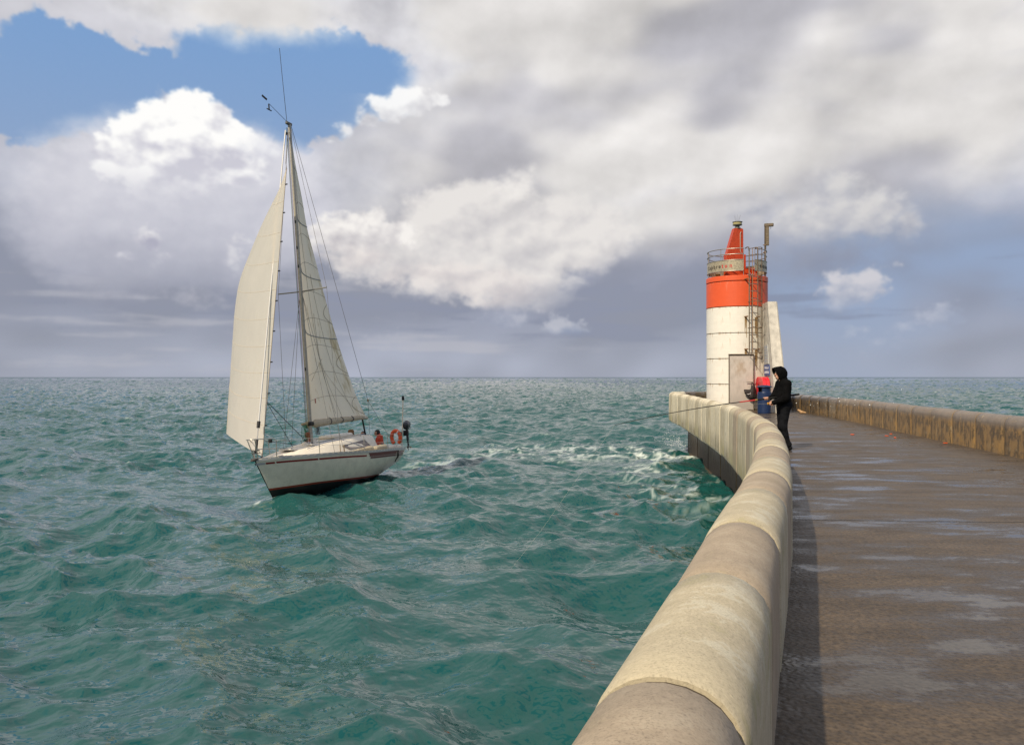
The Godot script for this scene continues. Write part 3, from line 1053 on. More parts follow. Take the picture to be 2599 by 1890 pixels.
	obj("joint_core", parapet_core(tip, total - 0.1), M.joint, far_wall)
	# sheet piling below the seaward edge: upright panels, brown and crusted below the tide line
	var nT := noise(401, 0.02, 5, 0.6)
	var nU := noise(402, 0.2, 3, 0.7)
	M.pile = mat(Color.WHITE, 0.7)
	M.pile.albedo_texture = image_tex(512, 512, func(x, y):
		var f := nU.get_noise_2d(x, y)
		var r := nT.get_noise_2d(x * 2.6, y * 0.25)
		var top := smoothstep(0.33, 0.18, float(y) / 512.0 + r * 0.30 + f * 0.04)
		var c := Color(0.105, 0.068, 0.040) * (1.0 + f * 0.75)
		c = c.lerp(Color(0.30, 0.27, 0.24).lerp(Color(0.32, 0.22, 0.10), smoothstep(0.0, 0.3, nT.get_noise_2d(x * 1.2, 900.0))) * (1.0 + f * 0.2), top)
		c = c.lerp(Color(0.03, 0.024, 0.015), smoothstep(0.35, 0.6, nT.get_noise_2d(x * 3.0 + 300.0, y * 0.5)) * 0.8)
		c.a = 1.0
		return c.clamp().linear_to_srgb())
	M.pile.heightmap_enabled = true
	M.pile.heightmap_texture = T.bump
	M.pile.heightmap_scale = 2.5
	var piles := thing("pile_wall", "dark brown crusted concrete piling under the parapet, standing in the sea", "piling")
	s = along_at(1.0, true)
	var end := along_at(36.0, false)
	k = 0
	while s < end:
		var len := 1.9 + 0.25 * sin(k * 2.7)
		var e := minf(s + len, end)
		var pst := begin()
		var rows := [DECK - 0.73, 1.0, 0.4, -0.4, -2.5]
		var off := -0.56 - 0.018 * (k % 2)
		var inner2 := off - 0.35
		var cuts := []
		for q in 5:
			cuts.append(lerpf(s + 0.025, e - 0.025, q / 4.0))
		for q in 4:
			for r in 4:
				var u0: float = (cuts[q] - s) / 2.6 + k * 0.37
				var u1: float = (cuts[q + 1] - s) / 2.6 + k * 0.37
				var v0: float = (1.7 - rows[r]) / 3.2
				var v1: float = (1.7 - rows[r + 1]) / 3.2
				quad_uv(pst, [along(cuts[q], off, rows[r + 1]), along(cuts[q], off, rows[r]), along(cuts[q + 1], off, rows[r]), along(cuts[q + 1], off, rows[r + 1])], [Vector2(u0, v1), Vector2(u0, v0), Vector2(u1, v0), Vector2(u1, v1)], 0)
		for q in [0, 4]:
			var a := [along(cuts[q], inner2, -2.5), along(cuts[q], inner2, rows[0]), along(cuts[q], off, rows[0]), along(cuts[q], off, -2.5)]
			if q == 4:
				a.reverse()
			quad(pst, a[0], a[1], a[2], a[3])
		obj("pile_panel", done(pst), M.pile, piles)
		s = e
		k += 1
	# the body of the pier behind the panels and under the deck
	var bst := begin()
	s = 0.1
	while s < total - 0.5:
		var e := minf(s + 1.0, total - 0.1)
		quad(bst, along(s, -0.72, -2.6), along(s, -0.72, DECK - 0.06), along(e, -0.72, DECK - 0.06), along(e, -0.72, -2.6), 0)
		s = e
	struct(obj("pier_body", done(bst), weathered(lin(0.08, 0.06, 0.045), 0.85, 0.3, 0.5, 0.5)))
	# the slab edge that carries the parapet
	var sst := begin()
	s = 0.1
	while s < total - 0.5:
		var e := minf(s + 1.0, total - 0.1)
		quad(sst, along(s, -0.75, DECK - 0.68), along(s, 0.05, DECK - 0.68), along(e, 0.05, DECK - 0.68), along(e, -0.75, DECK - 0.68), 0)
		s = e
	struct(obj("pier_slab", done(sst), M.tan))
	# white water thrown up at the pier head and over the far parapet
	var drop := SphereMesh.new()
	drop.radius = 0.5
	drop.height = 1.0
	drop.radial_segments = 6
	drop.rings = 3
	for spray in [["sea_spray", "white spray thrown up where the swell hits the end of the piling", Vector3(8.55, 0.35, -41.2), Vector3(1.1, 0.55, 1.3), 900], ["sea_spray", "scattered drops of spray above the far parapet", Vector3(11.6, 2.75, -27.0), Vector3(1.4, 0.65, 8.0), 130]]:
		rng.seed = 5 + spray[4]
		var mm := MultiMesh.new()
		mm.transform_format = MultiMesh.TRANSFORM_3D
		mm.mesh = drop
		mm.instance_count = spray[4]
		var c: Vector3 = spray[2]
		var e: Vector3 = spray[3]
		for i in spray[4]:
			var p := Vector3(rng.randfn() * 0.5, absf(rng.randfn()) * 0.6, rng.randfn() * 0.5) * e
			var r := 0.007 + 0.022 * pow(rng.randf(), 4.0)
			mm.set_instance_transform(i, Transform3D(Basis.from_scale(Vector3(r, r * rng.randf_range(0.8, 2.0), r)), c + p))
		var mi := MultiMeshInstance3D.new()
		mi.name = spray[0]
		mi.multimesh = mm
		mi.material_override = mat(Color(0.9, 0.92, 0.92), 0.5)
		add_child(mi, true)
		tag(mi, spray[1], "spray")
		mi.set_meta("kind", "stuff")

# ---------------------------------------------------------------- the light tower
const TOWER := Vector3(10.78, DECK, -39.0)
const TR := 1.42
var tower_at: Transform3D

func on_drum(phi_deg: float, r: float, y: float) -> Vector3:
	var a := deg_to_rad(phi_deg)
	return Vector3(sin(a) * r, y, cos(a) * r)

func facing(phi_deg: float, r: float, y: float) -> Transform3D:
	return Transform3D(Basis(Vector3.UP, deg_to_rad(phi_deg)), on_drum(phi_deg, r, y))

func arc(phi0: float, phi1: float, r: float, y: float, n := 28) -> Array:
	var p := []
	for i in n + 1:
		p.append(on_drum(lerpf(phi0, phi1, float(i) / n), r, y))
	return p

func text_mesh(s: String, height: float, bold := true, depth := 0.004) -> TextMesh:
	var f := SystemFont.new()
	f.font_names = PackedStringArray(["Droid Sans"])
	f.font_weight = 700 if bold else 400
	var t := TextMesh.new()
	t.font = f
	t.text = s
	t.font_size = 32
	t.pixel_size = height / 32.0
	t.depth = depth
	t.curve_step = 2.0
	return t

# painted steel drums: streaks of rust below the seams
func painted(c: Color, rust: Color, amount: float, seed_: int) -> StandardMaterial3D:
	var n1 := noise(seed_, 0.035, 4, 0.6)
	var n2 := noise(seed_ + 1, 0.012, 4, 0.6)
	var n3 := noise(seed_ + 2, 0.16, 2, 0.6)
	var m := mat(Color.WHITE, 0.42)
	m.albedo_texture = image_tex(512, 256, func(x, y):
		var v := float(y) / 256.0
		var streak := n1.get_noise_2d(x * 1.6, y * 0.12)
		var spot := n3.get_noise_2d(x, y)
		var k := smoothstep(0.30, 0.62, streak + spot * 0.12) * smoothstep(0.85, 0.0, v) * amount
		k = maxf(k, smoothstep(0.09, 0.0, minf(v, 1.0 - v)) * smoothstep(-0.1, 0.3, n2.get_noise_2d(x * 3.0, 50.0)) * amount * 0.8)
		k = maxf(k, smoothstep(0.62, 0.7, spot) * 0.7 * amount)
		var col := c * (1.0 + n2.get_noise_2d(x, y) * 0.06 + n2.get_noise_2d(x * 0.3, y * 6.0) * 0.02)
		col = col.lerp(rust, clampf(k, 0, 1))
		col.a = 1.0
		return col.clamp().linear_to_srgb())
	m.uv1_scale = Vector3(1.0, 1.0, 1.0)
	return m

func drum(y0: float, y1: float, r: float, chamfer := 0.018) -> ArrayMesh:
	# uv: once round in two repeats, top to bottom once
	var st := begin()
	var prof := [[r - chamfer - 0.03, y0], [r - chamfer, y0], [r, y0 + chamfer], [r, y1 - chamfer], [r - chamfer, y1], [r - chamfer - 0.03, y1]]
	var n := 72
	for i in prof.size() - 1:
		for k in n:
			var a := TAU * k / n
			var b := TAU * (k + 1) / n
			var P := func(ang: float, q: Array): return Vector3(sin(ang) * q[0], q[1], cos(ang) * q[0])
			var U := func(ang: float, q: Array): return Vector2(ang / TAU * 2.0, 1.0 - (q[1] - y0) / (y1 - y0) * 0.98 - 0.01)
			quad_uv(st, [P.call(a, prof[i]), P.call(a, prof[i + 1]), P.call(b, prof[i + 1]), P.call(b, prof[i])], [U.call(a, prof[i]), U.call(a, prof[i + 1]), U.call(b, prof[i + 1]), U.call(b, prof[i])], 0 if i == 2 else i + 1)
	return done(st)

func build_tower() -> void:
	tower_at = Transform3D(Basis(Vector3.UP, atan2(-TOWER.x, -TOWER.z)), TOWER)
	var t := thing("light_tower", "red and white cylindrical harbour light tower with railing on the pier head", "lighthouse", tower_at)
	var white := painted(Color(0.70, 0.675, 0.61), Color(0.33, 0.19, 0.07), 0.75, 501)
	var red := painted(Color(0.64, 0.088, 0.022), Color(0.62, 0.28, 0.18), 0.30, 511)
	var dark := mat(lin(0.045, 0.04, 0.035), 0.8)
	M.redbox = weathered(lin(0.60, 0.066, 0.012), 0.4, 0.12, 0.0, 1.2)
	M.redpale = M.redbox
	# a dark core that shows in the seams
	var cst := begin()
	lathe(cst, [Vector2(TR - 0.035, 0), Vector2(TR - 0.035, 6.2)], Transform3D(), 64)
	obj("core", done(cst), dark, t)
	var bands := [0.05, 1.19, 2.385, 3.575, 4.80]
	for k in 4:
		obj("white_drum", drum(bands[k] + 0.012, bands[k + 1] - 0.012, TR), white, t)
	obj("red_drum", drum(4.815, 5.975, TR + 0.004), red, t)
	obj("red_drum", drum(6.005, 6.25, TR + 0.012), red, t)
	var fst := begin()
	lathe(fst, [Vector2(0, 6.235), Vector2(TR - 0.03, 6.235)], Transform3D(), 48)
	obj("platform", done(fst), red, t)
	var kst := begin()
	lathe(kst, [Vector2(TR + 0.03, 0.0), Vector2(TR + 0.03, 0.07), Vector2(TR - 0.02, 0.075)], Transform3D(), 48, -1)
	obj("plinth", done(kst), weathered(lin(0.18, 0.14, 0.08), 0.8, 0.3), t)

	# railing with a stainless band round its foot, open at the ladder
	var g0 := 13.0
	var g1 := 37.0
	var rr := TR - 0.05
	for y in [7.50, 7.24]:
		var rst := begin()
		tube(rst, arc(g1, g0 + 360.0, rr, y, 56), 0.021, 8)
		obj("handrail", done(rst), M.steel, t)
	for y in [6.975, 6.465]:
		var rst := begin()
		tube(rst, arc(g1, g0 + 360.0, rr + 0.012, y, 56), 0.016, 8)
		obj("band_edge", done(rst), M.steel, t)
	var bst := begin()
	for side in [0.0, 0.012]:
		lathe(bst, [Vector2(rr + side - 0.004, 6.47), Vector2(rr + side - 0.004, 6.97)], Transform3D(), 80, 0, deg_to_rad(g1), deg_to_rad(g0 + 360.0))
	var band_m := weathered(lin(0.70, 0.61, 0.42), 0.36, 0.2, 0.02, 1.6, 0.45)
	obj("name_band", done(bst), band_m, t)
	for phi in [g1, 80.0, 120.0, 165.0, 210.0, 250.0, 284.0, 328.0, g0]:
		var pst := begin()
		tube(pst, [on_drum(phi, rr - 0.02, 6.2), on_drum(phi, rr - 0.02, 7.5)], 0.015 if phi != 284.0 else 0.028, 8)
		obj("rail_post", done(pst), M.steel if phi != 120.0 else M.steel_rust, t)
	var letters := [["C", -69.5, 0], ["a", -62.0, 0], ["p", -55.0, 0], ["b", -47.5, 0], ["r", -41.0, 0], ["e", -34.0, 0], ["t", -27.8, 1], ["o", -20.5, 1], ["n", -11.0, 1], ["H", 52.0, 0], ["o", 60.0, 0], ["s", 67.0, 0], ["s", 73.0, 0], ["e", 79.0, 0], ["g", 86.0, 0], ["o", 93.0, 0], ["r", 99.0, 0]]
	var cutout_dark := mat(lin(0.05, 0.04, 0.03), 0.6)  # letters are cut-outs: this colour stands for the dark behind the band
	var cutout_red := mat(lin(0.45, 0.02, 0.015), 0.5)  # stands for the red housing seen through the cut-out letters
	for l in letters:
		var o := obj("letter", text_mesh(l[0], 0.235), cutout_red if l[2] else cutout_dark, t)
		o.transform = facing(l[1], rr + 0.0125, 6.70)

	# the red housing and the leaning obelisk that carries the light
	var turn := Transform3D(Basis(Vector3.UP, deg_to_rad(27.0)), Vector3(-0.09, 0, 0.30))
	var hst := begin()
	box(hst, Vector3(1.0, 1.12, 0.32), turn * at(Vector3(0, 6.24 + 0.56, 0)), 0.015)
	obj("housing", done(hst), M.redbox, t)
	var ost := begin()
	var fr := [Vector2(-0.46, 7.361), Vector2(0.34, 7.361), Vector2(0.375, 7.40), Vector2(0.375, 8.55), Vector2(0.32, 8.60), Vector2(-0.07, 8.60)]
	var mid := turn * Vector3(0, 7.9, 0)
	for z in [0.13, -0.13]:
		face(ost, fr.map(func(p): return turn * Vector3(p.x, p.y, z)), mid)
	for k in fr.size():
		var a: Vector2 = fr[k]
		var b: Vector2 = fr[(k + 1) % fr.size()]
		face(ost, [turn * Vector3(a.x, a.y, 0.13), turn * Vector3(b.x, b.y, 0.13), turn * Vector3(b.x, b.y, -0.13), turn * Vector3(a.x, a.y, -0.13)], mid)
	obj("obelisk", done(ost), M.redbox, t)
	var cst2 := begin()
	var cz := 0.16
	tube(cst2, [turn * Vector3(0.27, 8.42, 0.12), turn * Vector3(0.24, 8.42, cz), turn * Vector3(0.205, 8.36, cz), turn * Vector3(0.205, 7.52, cz), turn * Vector3(0.25, 7.43, cz), turn * Vector3(0.28, 7.37, 0.1)], 0.017, 8)
	obj("cable_pipe", done(cst2), mat(lin(0.42, 0.36, 0.29), 0.5), t)
	for y in [8.05, 7.86]:
		var hs := begin()
		box(hs, Vector3(0.05, 0.05, 0.05), turn * at(Vector3(0.385, y, 0.06)))
		obj("hinge", done(hs), M.black, t)
	var lst := begin()
	var lamp_x := turn * Vector3(0.14, 0, 0)
	var lt := at(Vector3(lamp_x.x, 8.60, lamp_x.z))
	lathe(lst, [Vector2(0, 0), Vector2(0.165, 0), Vector2(0.165, 0.03), Vector2(0.115, 0.035), Vector2(0.095, 0.11), Vector2(0.14, 0.14), Vector2(0.21, 0.16), Vector2(0.225, 0.165), Vector2(0.225, 0.19)], lt, 28, -1)
	obj("lantern_base", done(lst), weathered(lin(0.20, 0.21, 0.17), 0.45, 0.2, 0.0, 3.0, 0.3), t)
	lst = begin()
	lathe(lst, [Vector2(0.225, 0.30), Vector2(0.235, 0.31), Vector2(0.235, 0.325), Vector2(0.0, 0.345)], lt, 28, -1)
	obj("lantern_cap", done(lst), weathered(lin(0.20, 0.21, 0.17), 0.45, 0.2, 0.0, 3.0, 0.3), t)
	var gst := begin()
	lathe(gst, [Vector2(0.205, 0.19), Vector2(0.212, 0.245), Vector2(0.205, 0.30)], lt, 28)
	obj("lantern_lens", done(gst), mat(lin(0.34, 0.30, 0.13), 0.12), t)
	for k in 7:
		var sp := begin()
		var a := TAU * k / 7.0
		var foot := lt * Vector3(sin(a) * 0.07, 0.34, cos(a) * 0.07)
		tube(sp, [foot, foot + Vector3(sin(a) * 0.09, 0.30, cos(a) * 0.09)], 0.0025, 4)
		obj("bird_spike", done(sp), M.wire, t)

	# small lockers on the platform, seen through the gap in the railing
	var lk := begin()
	box(lk, Vector3(0.62, 0.45, 0.3), Transform3D(Basis(Vector3.UP, deg_to_rad(20.0)), Vector3(0.62, 6.24 + 0.225, 0.25)))
	obj("locker", done(lk), M.redbox, t)
	var vi := obj("lettering", text_mesh("vie", 0.24, false), mat(Color(0.75, 0.78, 0.85), 0.5), t)
	vi.transform = Transform3D(Basis(Vector3.UP, deg_to_rad(20.0)), Vector3(0.62, 6.36, 0.25) + Basis(Vector3.UP, deg_to_rad(20.0)) * Vector3(-0.05, 0, 0.153))
	var bt := begin()
	box(bt, Vector3(0.26, 0.2, 0.2), at(Vector3(-0.85, 6.345, 0.35)))
	obj("battery_box", done(bt), mat(lin(0.35, 0.20, 0.03), 0.5), t)

	# mast with camera arm on the right of the platform
	var pm := begin()
	tube(pm, [Vector3(1.30, 6.2, 0.05), Vector3(1.315, 8.80, 0.05)], 0.045, 10)
	obj("service_mast", done(pm), weathered(lin(0.17, 0.125, 0.075), 0.55, 0.25, 0.0, 2.5, 0.4), t)
	var sb := begin()
	box(sb, Vector3(0.15, 0.90, 0.13), at(Vector3(1.405, 8.22, 0.05)), 0.015)
	box(sb, Vector3(0.43, 0.15, 0.15), at(Vector3(1.475, 8.74, 0.05)), 0.025)
	obj("mast_arm", done(sb), weathered(lin(0.26, 0.20, 0.13), 0.55, 0.25, 0.0, 2.5, 0.3), t)
	for y in [7.45, 7.80]:
		var cl := begin()
		lathe(cl, [Vector2(0.06, -0.03), Vector2(0.06, 0.03)], at(Vector3(1.31, y, 0.05)), 12)
		box(cl, Vector3(0.2, 0.03, 0.05), at(Vector3(1.30, y, 0.05)))
		obj("clamp", done(cl), M.steel_rust, t)
	var dg := begin()
	tube(dg, [Vector3(1.55, 8.68, 0.05), Vector3(1.57, 8.60, 0.05), Vector3(1.54, 8.55, 0.06)], 0.008, 5)
	obj("loose_cable", done(dg), M.black, t)

	# ladder with safety cage
	var phi := 27.0
	var ly := facing(phi, TR + 0.22, 0.0)
	var w := 0.215
	for s in [-1, 1]:
		var lst2 := begin()
		tube(lst2, [ly * Vector3(s * w, 2.66, 0), ly * Vector3(s * w, 7.38, 0), ly * Vector3(s * w, 7.50, -0.05), ly * Vector3(s * w, 7.53, -0.18), ly * Vector3(s * (w + 0.05), 7.48, -0.3)], 0.026, 8)
		obj("ladder_rail", done(lst2), weathered(lin(0.30, 0.235, 0.16), 0.5, 0.25, 0.0, 2.0, 0.5), t)
	var y := 2.80
	while y < 7.3:
		var rst := begin()
		tube(rst, [ly * Vector3(-w, y, 0), ly * Vector3(w, y, 0)], 0.014, 6)
		obj("rung", done(rst), M.steel, t)
		y += 0.335
	for hy in [2.64, 3.78, 4.98, 6.18, 7.40]:
		var hst2 := begin()
		var pts := []
		for k in 17:
			var a = PI * k / 16.0
			pts.append(ly * Vector3(-cos(a) * (w + 0.06), hy, sin(a) * 0.62))
		tube(hst2, pts, 0.017, 6)
		obj("cage_hoop", done(hst2), M.steel_rust, t)
	for k in [3, 6, 10, 13]:
		var a = PI * k / 16.0
		var vst := begin()
		var q := Vector3(-cos(a) * (w + 0.06), 0, sin(a) * 0.62)
		tube(vst, [ly * (q + Vector3(0, 2.64, 0)), ly * (q + Vector3(0, 7.40, 0))], 0.014, 6)
		obj("cage_bar", done(vst), weathered(lin(0.50, 0.30, 0.15), 0.7, 0.25, 0.0, 2.0) if k == 3 else M.steel_rust, t)
	for by in [2.72, 4.22, 5.95]:
		for s in [-1, 1]:
			var bs := begin()
			box(bs, Vector3(0.07, 0.05, 0.30), ly * at(Vector3(s * 0.30, by + 0.10, -0.13)))
			obj("bracket", done(bs), M.rust, t)
			if by < 5.0:
				# rust that has run down from the bracket
				var rs := begin()
				var wid = 0.05 + 0.03 * (s + 1)
				for piece in 3:
					var len = [0.75, 0.5, 0.95][piece]
					var f := facing(phi + s * 10.5 + (piece - 1) * 1.5, TR + 0.004, by + 0.08 - len * 0.5)
					quad(rs, f * Vector3(-wid * 0.3, -len * 0.5, 0), f * Vector3(-wid * 0.4, len * 0.5, 0), f * Vector3(wid * 0.4, len * 0.5, 0), f * Vector3(wid * 0.1, -len * 0.5, 0))
				obj("rust_stain", done(rs), weathered(lin(0.52, 0.33, 0.14), 0.8, 0.3, 0.0, 4.0), t)

	# steel door at the foot
	var df := facing(8.0, TR - 0.02, 0.0)
	var dst := begin()
	box(dst, Vector3(1.13, 2.57, 0.16), df * at(Vector3(0, 1.285, -0.045)), 0.01)
	obj("door_frame", done(dst), weathered(lin(0.36, 0.31, 0.25), 0.5, 0.25, 0.0, 1.5, 0.3), t)
	var n1 := noise(555, 0.008, 4, 0.6)
	var n2 := noise(556, 0.05, 3, 0.6)
	var dm := mat(Color.WHITE, 0.38, 0.35)
	dm.albedo_texture = image_tex(256, 512, func(px, py):
		var v = py / 512.0
		var b := n1.get_noise_2d(px * 1.4, py)
		var c := Color(0.60, 0.54, 0.47) * (1.0 + b * 0.18 + n2.get_noise_2d(px * 4.0, py * 0.2) * 0.12)
		var r := smoothstep(0.75, 0.0, Vector2((px - 110.0) / 130.0, (py - 110.0) / 130.0).length() + b * 0.5)
		c = c.lerp(Color(0.38, 0.24, 0.11), r * 0.45)
		c = c.lerp(Color(0.60, 0.58, 0.56), smoothstep(0.45, 0.0, Vector2((px - 150.0) / 150.0, (py - 235.0) / 90.0).length() - b * 0.6) * 0.35)
		c = c.lerp(Color(0.30, 0.28, 0.26), smoothstep(0.6, 1.0, v + b * 0.2) * 0.5)
		c.a = 1.0
		return c.clamp().linear_to_srgb())
	var panel := begin()
	var hw := 0.515
	quad_uv(panel, [df * Vector3(-hw, 0.045, 0.05), df * Vector3(-hw, 2.50, 0.05), df * Vector3(hw, 2.50, 0.05), df * Vector3(hw, 0.045, 0.05)], [Vector2(0, 1), Vector2(0, 0), Vector2(1, 0), Vector2(1, 1)], -1)
	for e in [[Vector2(-hw, 0.045), Vector2(-hw, 2.5)], [Vector2(-hw, 2.5), Vector2(hw, 2.5)], [Vector2(hw, 2.5), Vector2(hw, 0.045)], [Vector2(hw, 0.045), Vector2(-hw, 0.045)]]:
		var a: Vector2 = e[0]
		var b: Vector2 = e[1]
		quad_uv(panel, [df * Vector3(a.x, a.y, 0.036), df * Vector3(b.x, b.y, 0.036), df * Vector3(b.x, b.y, 0.05), df * Vector3(a.x, a.y, 0.05)], [Vector2(0, 1), Vector2(0, 0.9), Vector2(0.1, 0.9), Vector2(0.1, 1)], -1)
	var door := obj("door", done(panel), dm, t)
	var hd := begin()
	tube(hd, [df * Vector3(0.47, 1.30, 0.05), df * Vector3(0.47, 1.30, 0.12), df * Vector3(0.40, 1.30, 0.13), df * Vector3(0.22, 1.30, 0.13)], 0.018, 8)
	obj("handle", done(hd), M.steel, door)
	var lin_ := begin()
	box(lin_, Vector3(1.15, 0.03, 0.2), df * at(Vector3(0, 2.585, -0.02)))
	obj("door_drip_strip", done(lin_), M.steel_rust, t)

# ---------------------------------------------------------------- what stands round the tower
const FIN := {t0 = [11.72, 38.4], b1 = [11.16, 34.4], b2 = [11.62, 34.15], u1 = [11.52, 36.6], u2 = [11.93, 36.55], top = 4.88}

func fin_point(t: float, h: float, off := 0.0) -> Vector3:
	# on the left face: t from the tower to the nose, h above the deck
	var k: float = h / FIN.top
	var a := Vector3(FIN.t0[0], DECK + h, -FIN.t0[1])
	var b := Vector3(lerpf(FIN.b1[0], FIN.u1[0], k), DECK + h, -lerpf(FIN.b1[1], FIN.u1[1], k))
	var n := (b - a).normalized().cross(Vector3.UP)
	return a.lerp(b, t) + (n if n.x < 0 else -n) * off

func build_pier_things() -> void:
	# the raked concrete fin beside the tower
	var top: float = FIN.top
	var V := func(p: Array, h: float): return Vector3(p[0], DECK + h, -p[1])
	var back := [12.35, 38.6]
	var c := [V.call(FIN.t0, 0.0), V.call(FIN.b1, 0.0), V.call(FIN.b2, 0.0), V.call(back, 0.0)]
	var d := [V.call(FIN.t0, top), V.call(FIN.u1, top), V.call(FIN.u2, top), V.call(back, top)]
	var mid := Vector3(11.7, DECK + 2.4, -36.6)
	var st := begin()
	# round the upright edges a little
	var lo := []
	var hi := []
	for k in 4:
		for e in [-1, 1]:
			lo.append(c[k].move_toward(c[(k + e + 4) % 4], 0.05))
			hi.append(d[k].move_toward(d[(k + e + 4) % 4], 0.05))
	for k in 8:
		face(st, [lo[k], lo[(k + 1) % 8], hi[(k + 1) % 8], hi[k]], mid)
	var roof := []
	for k in 8:
		roof.append(hi[k].lerp(Vector3(11.7, DECK + top, -37.3), 0.05) + Vector3(0, 0.05, 0))
	for k in 8:
		face(st, [hi[k], hi[(k + 1) % 8], roof[(k + 1) % 8], roof[k]], mid)
	face(st, roof, mid)
	var fin := thing("concrete_buttress", "tall raked white concrete fin leaning against the right of the light tower", "buttress")
	obj("fin", done(st), weathered(lin(0.66, 0.62, 0.54), 0.75, 0.14, 0.5, 0.35), fin)

	var rect := func(s: SurfaceTool, t0: float, t1: float, h0: float, h1: float, off: float, thick: float):
		var f := [fin_point(t0, h0, off), fin_point(t0, h1, off), fin_point(t1, h1, off), fin_point(t1, h0, off)]
		var g := [fin_point(t0, h0, off - thick), fin_point(t0, h1, off - thick), fin_point(t1, h1, off - thick), fin_point(t1, h0, off - thick)]
		var m := Vector3.ZERO
		for p in f + g:
			m += p
		m /= 8.0
		face(s, f, m)
		for k in 4:
			face(s, [f[k], f[(k + 1) % 4], g[(k + 1) % 4], g[k]], m)
	var board := thing("notice_board", "pale notice board with lines of faint blue print on the concrete fin", "sign")
	var s1 := begin()
	rect.call(s1, 0.42, 0.74, 2.12, 2.98, 0.03, 0.03)
	obj("board", done(s1), weathered(lin(0.60, 0.60, 0.58), 0.5, 0.15, 0.0, 2.0), board)
	var s2 := begin()
	for k in 6:
		rect.call(s2, 0.45, 0.71 - 0.05 * ((k * 7) % 3), 2.86 - k * 0.125, 2.90 - k * 0.125, 0.033, 0.002)
	var pr := obj("print", done(s2), mat(lin(0.28, 0.33, 0.42), 0.6), board)
	pr.set_meta("kind", "stuff")
	var blue := thing("warning_sign", "dark blue sign with two rows of white lettering below the pale notice board", "sign")
	var s3 := begin()
	rect.call(s3, 0.37, 0.78, 1.60, 2.09, 0.03, 0.03)
	obj("board", done(s3), mat(lin(0.02, 0.055, 0.20), 0.45), blue)
	var s4 := begin()
	rng.seed = 91
	for row in 2:
		var tt := 0.43 - row * 0.03
		while tt < 0.74:
			var wd := rng.randf_range(0.008, 0.02)
			var tall := 0.06 + 0.05 * (rng.randi() % 2)
			rect.call(s4, tt, tt + wd, 1.90 - row * 0.20, 1.90 - row * 0.20 + tall, 0.033, 0.002)
			tt += wd + 0.012
	var wl := obj("lettering", done(s4), mat(Color(0.85, 0.86, 0.88), 0.5), blue)
	wl.set_meta("kind", "stuff")

	# red lifebuoy cabinet on the fin
	var cab := thing("lifebuoy_cabinet", "bright red plastic lifebuoy cabinet on the fin behind the blue litter bin", "lifebuoy cabinet")
	M.redplastic = mat(lin(0.66, 0.018, 0.03), 0.35)
	for part in 2:
		var off := 0.17 if part == 0 else 0.31
		var cs := begin()
		var pts := []
		var t0 := 0.18 + part * 0.02
		var t1 := 0.80 - part * 0.02
		for q in [[t0, 0.72], [t0, 1.36], [t0 + 0.05, 1.49], [t0 + 0.14, 1.54], [t1 - 0.14, 1.54], [t1 - 0.05, 1.49], [t1, 1.36], [t1, 0.72]]:
			pts.append(q)
		var f := pts.map(func(q): return fin_point(q[0], q[1], off))
		var f2 := pts.map(func(q): return fin_point(lerpf(q[0], 0.49, 0.12), lerpf(q[1], 1.1, 0.08), off + 0.025))
		var g := pts.map(func(q): return fin_point(q[0], q[1], off - 0.12))
		var m := fin_point(0.49, 1.1, off - 0.05)
		face(cs, f2, m)
		for k in pts.size():
			var k2 := (k + 1) % pts.size()
			face(cs, [f[k], f[k2], f2[k2], f2[k]], m)
			face(cs, [f[k], f[k2], g[k2], g[k]], m)
		obj("shell" if part == 0 else "lid", done(cs), M.redplastic, cab)
	var hs := begin()
	rect.call(hs, 0.40, 0.52, 1.02, 1.22, 0.338, 0.002)
	obj("hand_hole", done(hs), mat(lin(0.16, 0.006, 0.008), 0.6), cab)

	# litter bin
	var bin_at := Transform3D(Basis(Vector3.UP, deg_to_rad(-24.0)), Vector3(10.64, DECK, -34.3))
	var bin := thing("litter_bin", "dark blue round litter bin with a domed lid beside the tower", "litter bin", bin_at)
	M.binblue = weathered(lin(0.012, 0.035, 0.115), 0.4, 0.15, 0.0, 2.0)
	var b1 := begin()
	lathe(b1, [Vector2(0, 0), Vector2(0.275, 0), Vector2(0.285, 0.03), Vector2(0.285, 0.45), Vector2(0.285, 0.88), Vector2(0.278, 0.90), Vector2(0.255, 0.905)], Transform3D(), 40, -1)
	obj("body", done(b1), M.binblue, bin)
	var b2 := begin()
	lathe(b2, [Vector2(0.25, 0.90), Vector2(0.25, 1.12)], Transform3D(), 30, 0, deg_to_rad(-15.0), deg_to_rad(285.0))
	obj("collar", done(b2), M.binblue, bin)
	var b4 := begin()
	lathe(b4, [Vector2(0.16, 0.90), Vector2(0.16, 1.12)], Transform3D(), 20)
	obj("mouth", done(b4), M.black, bin)
	var b3 := begin()
	lathe(b3, [Vector2(0.20, 1.11), Vector2(0.315, 1.10), Vector2(0.325, 1.115), Vector2(0.318, 1.135), Vector2(0.22, 1.172), Vector2(0.1, 1.19), Vector2(0, 1.195)], Transform3D(), 40)
	obj("lid", done(b3), M.binblue, bin)

	# rucksack hanging from the door handle
	var df := tower_at * facing(8.0, TR - 0.02, 0.0)
	var rk := thing("rucksack", "dark brown rucksack hanging from the handle of the steel door", "rucksack", df * at(Vector3(0.40, 0.62, 0.13)))
	var cloth := weathered(lin(0.022, 0.014, 0.014), 0.75, 0.3, 0.3, 3.0)
	var sbody := begin()
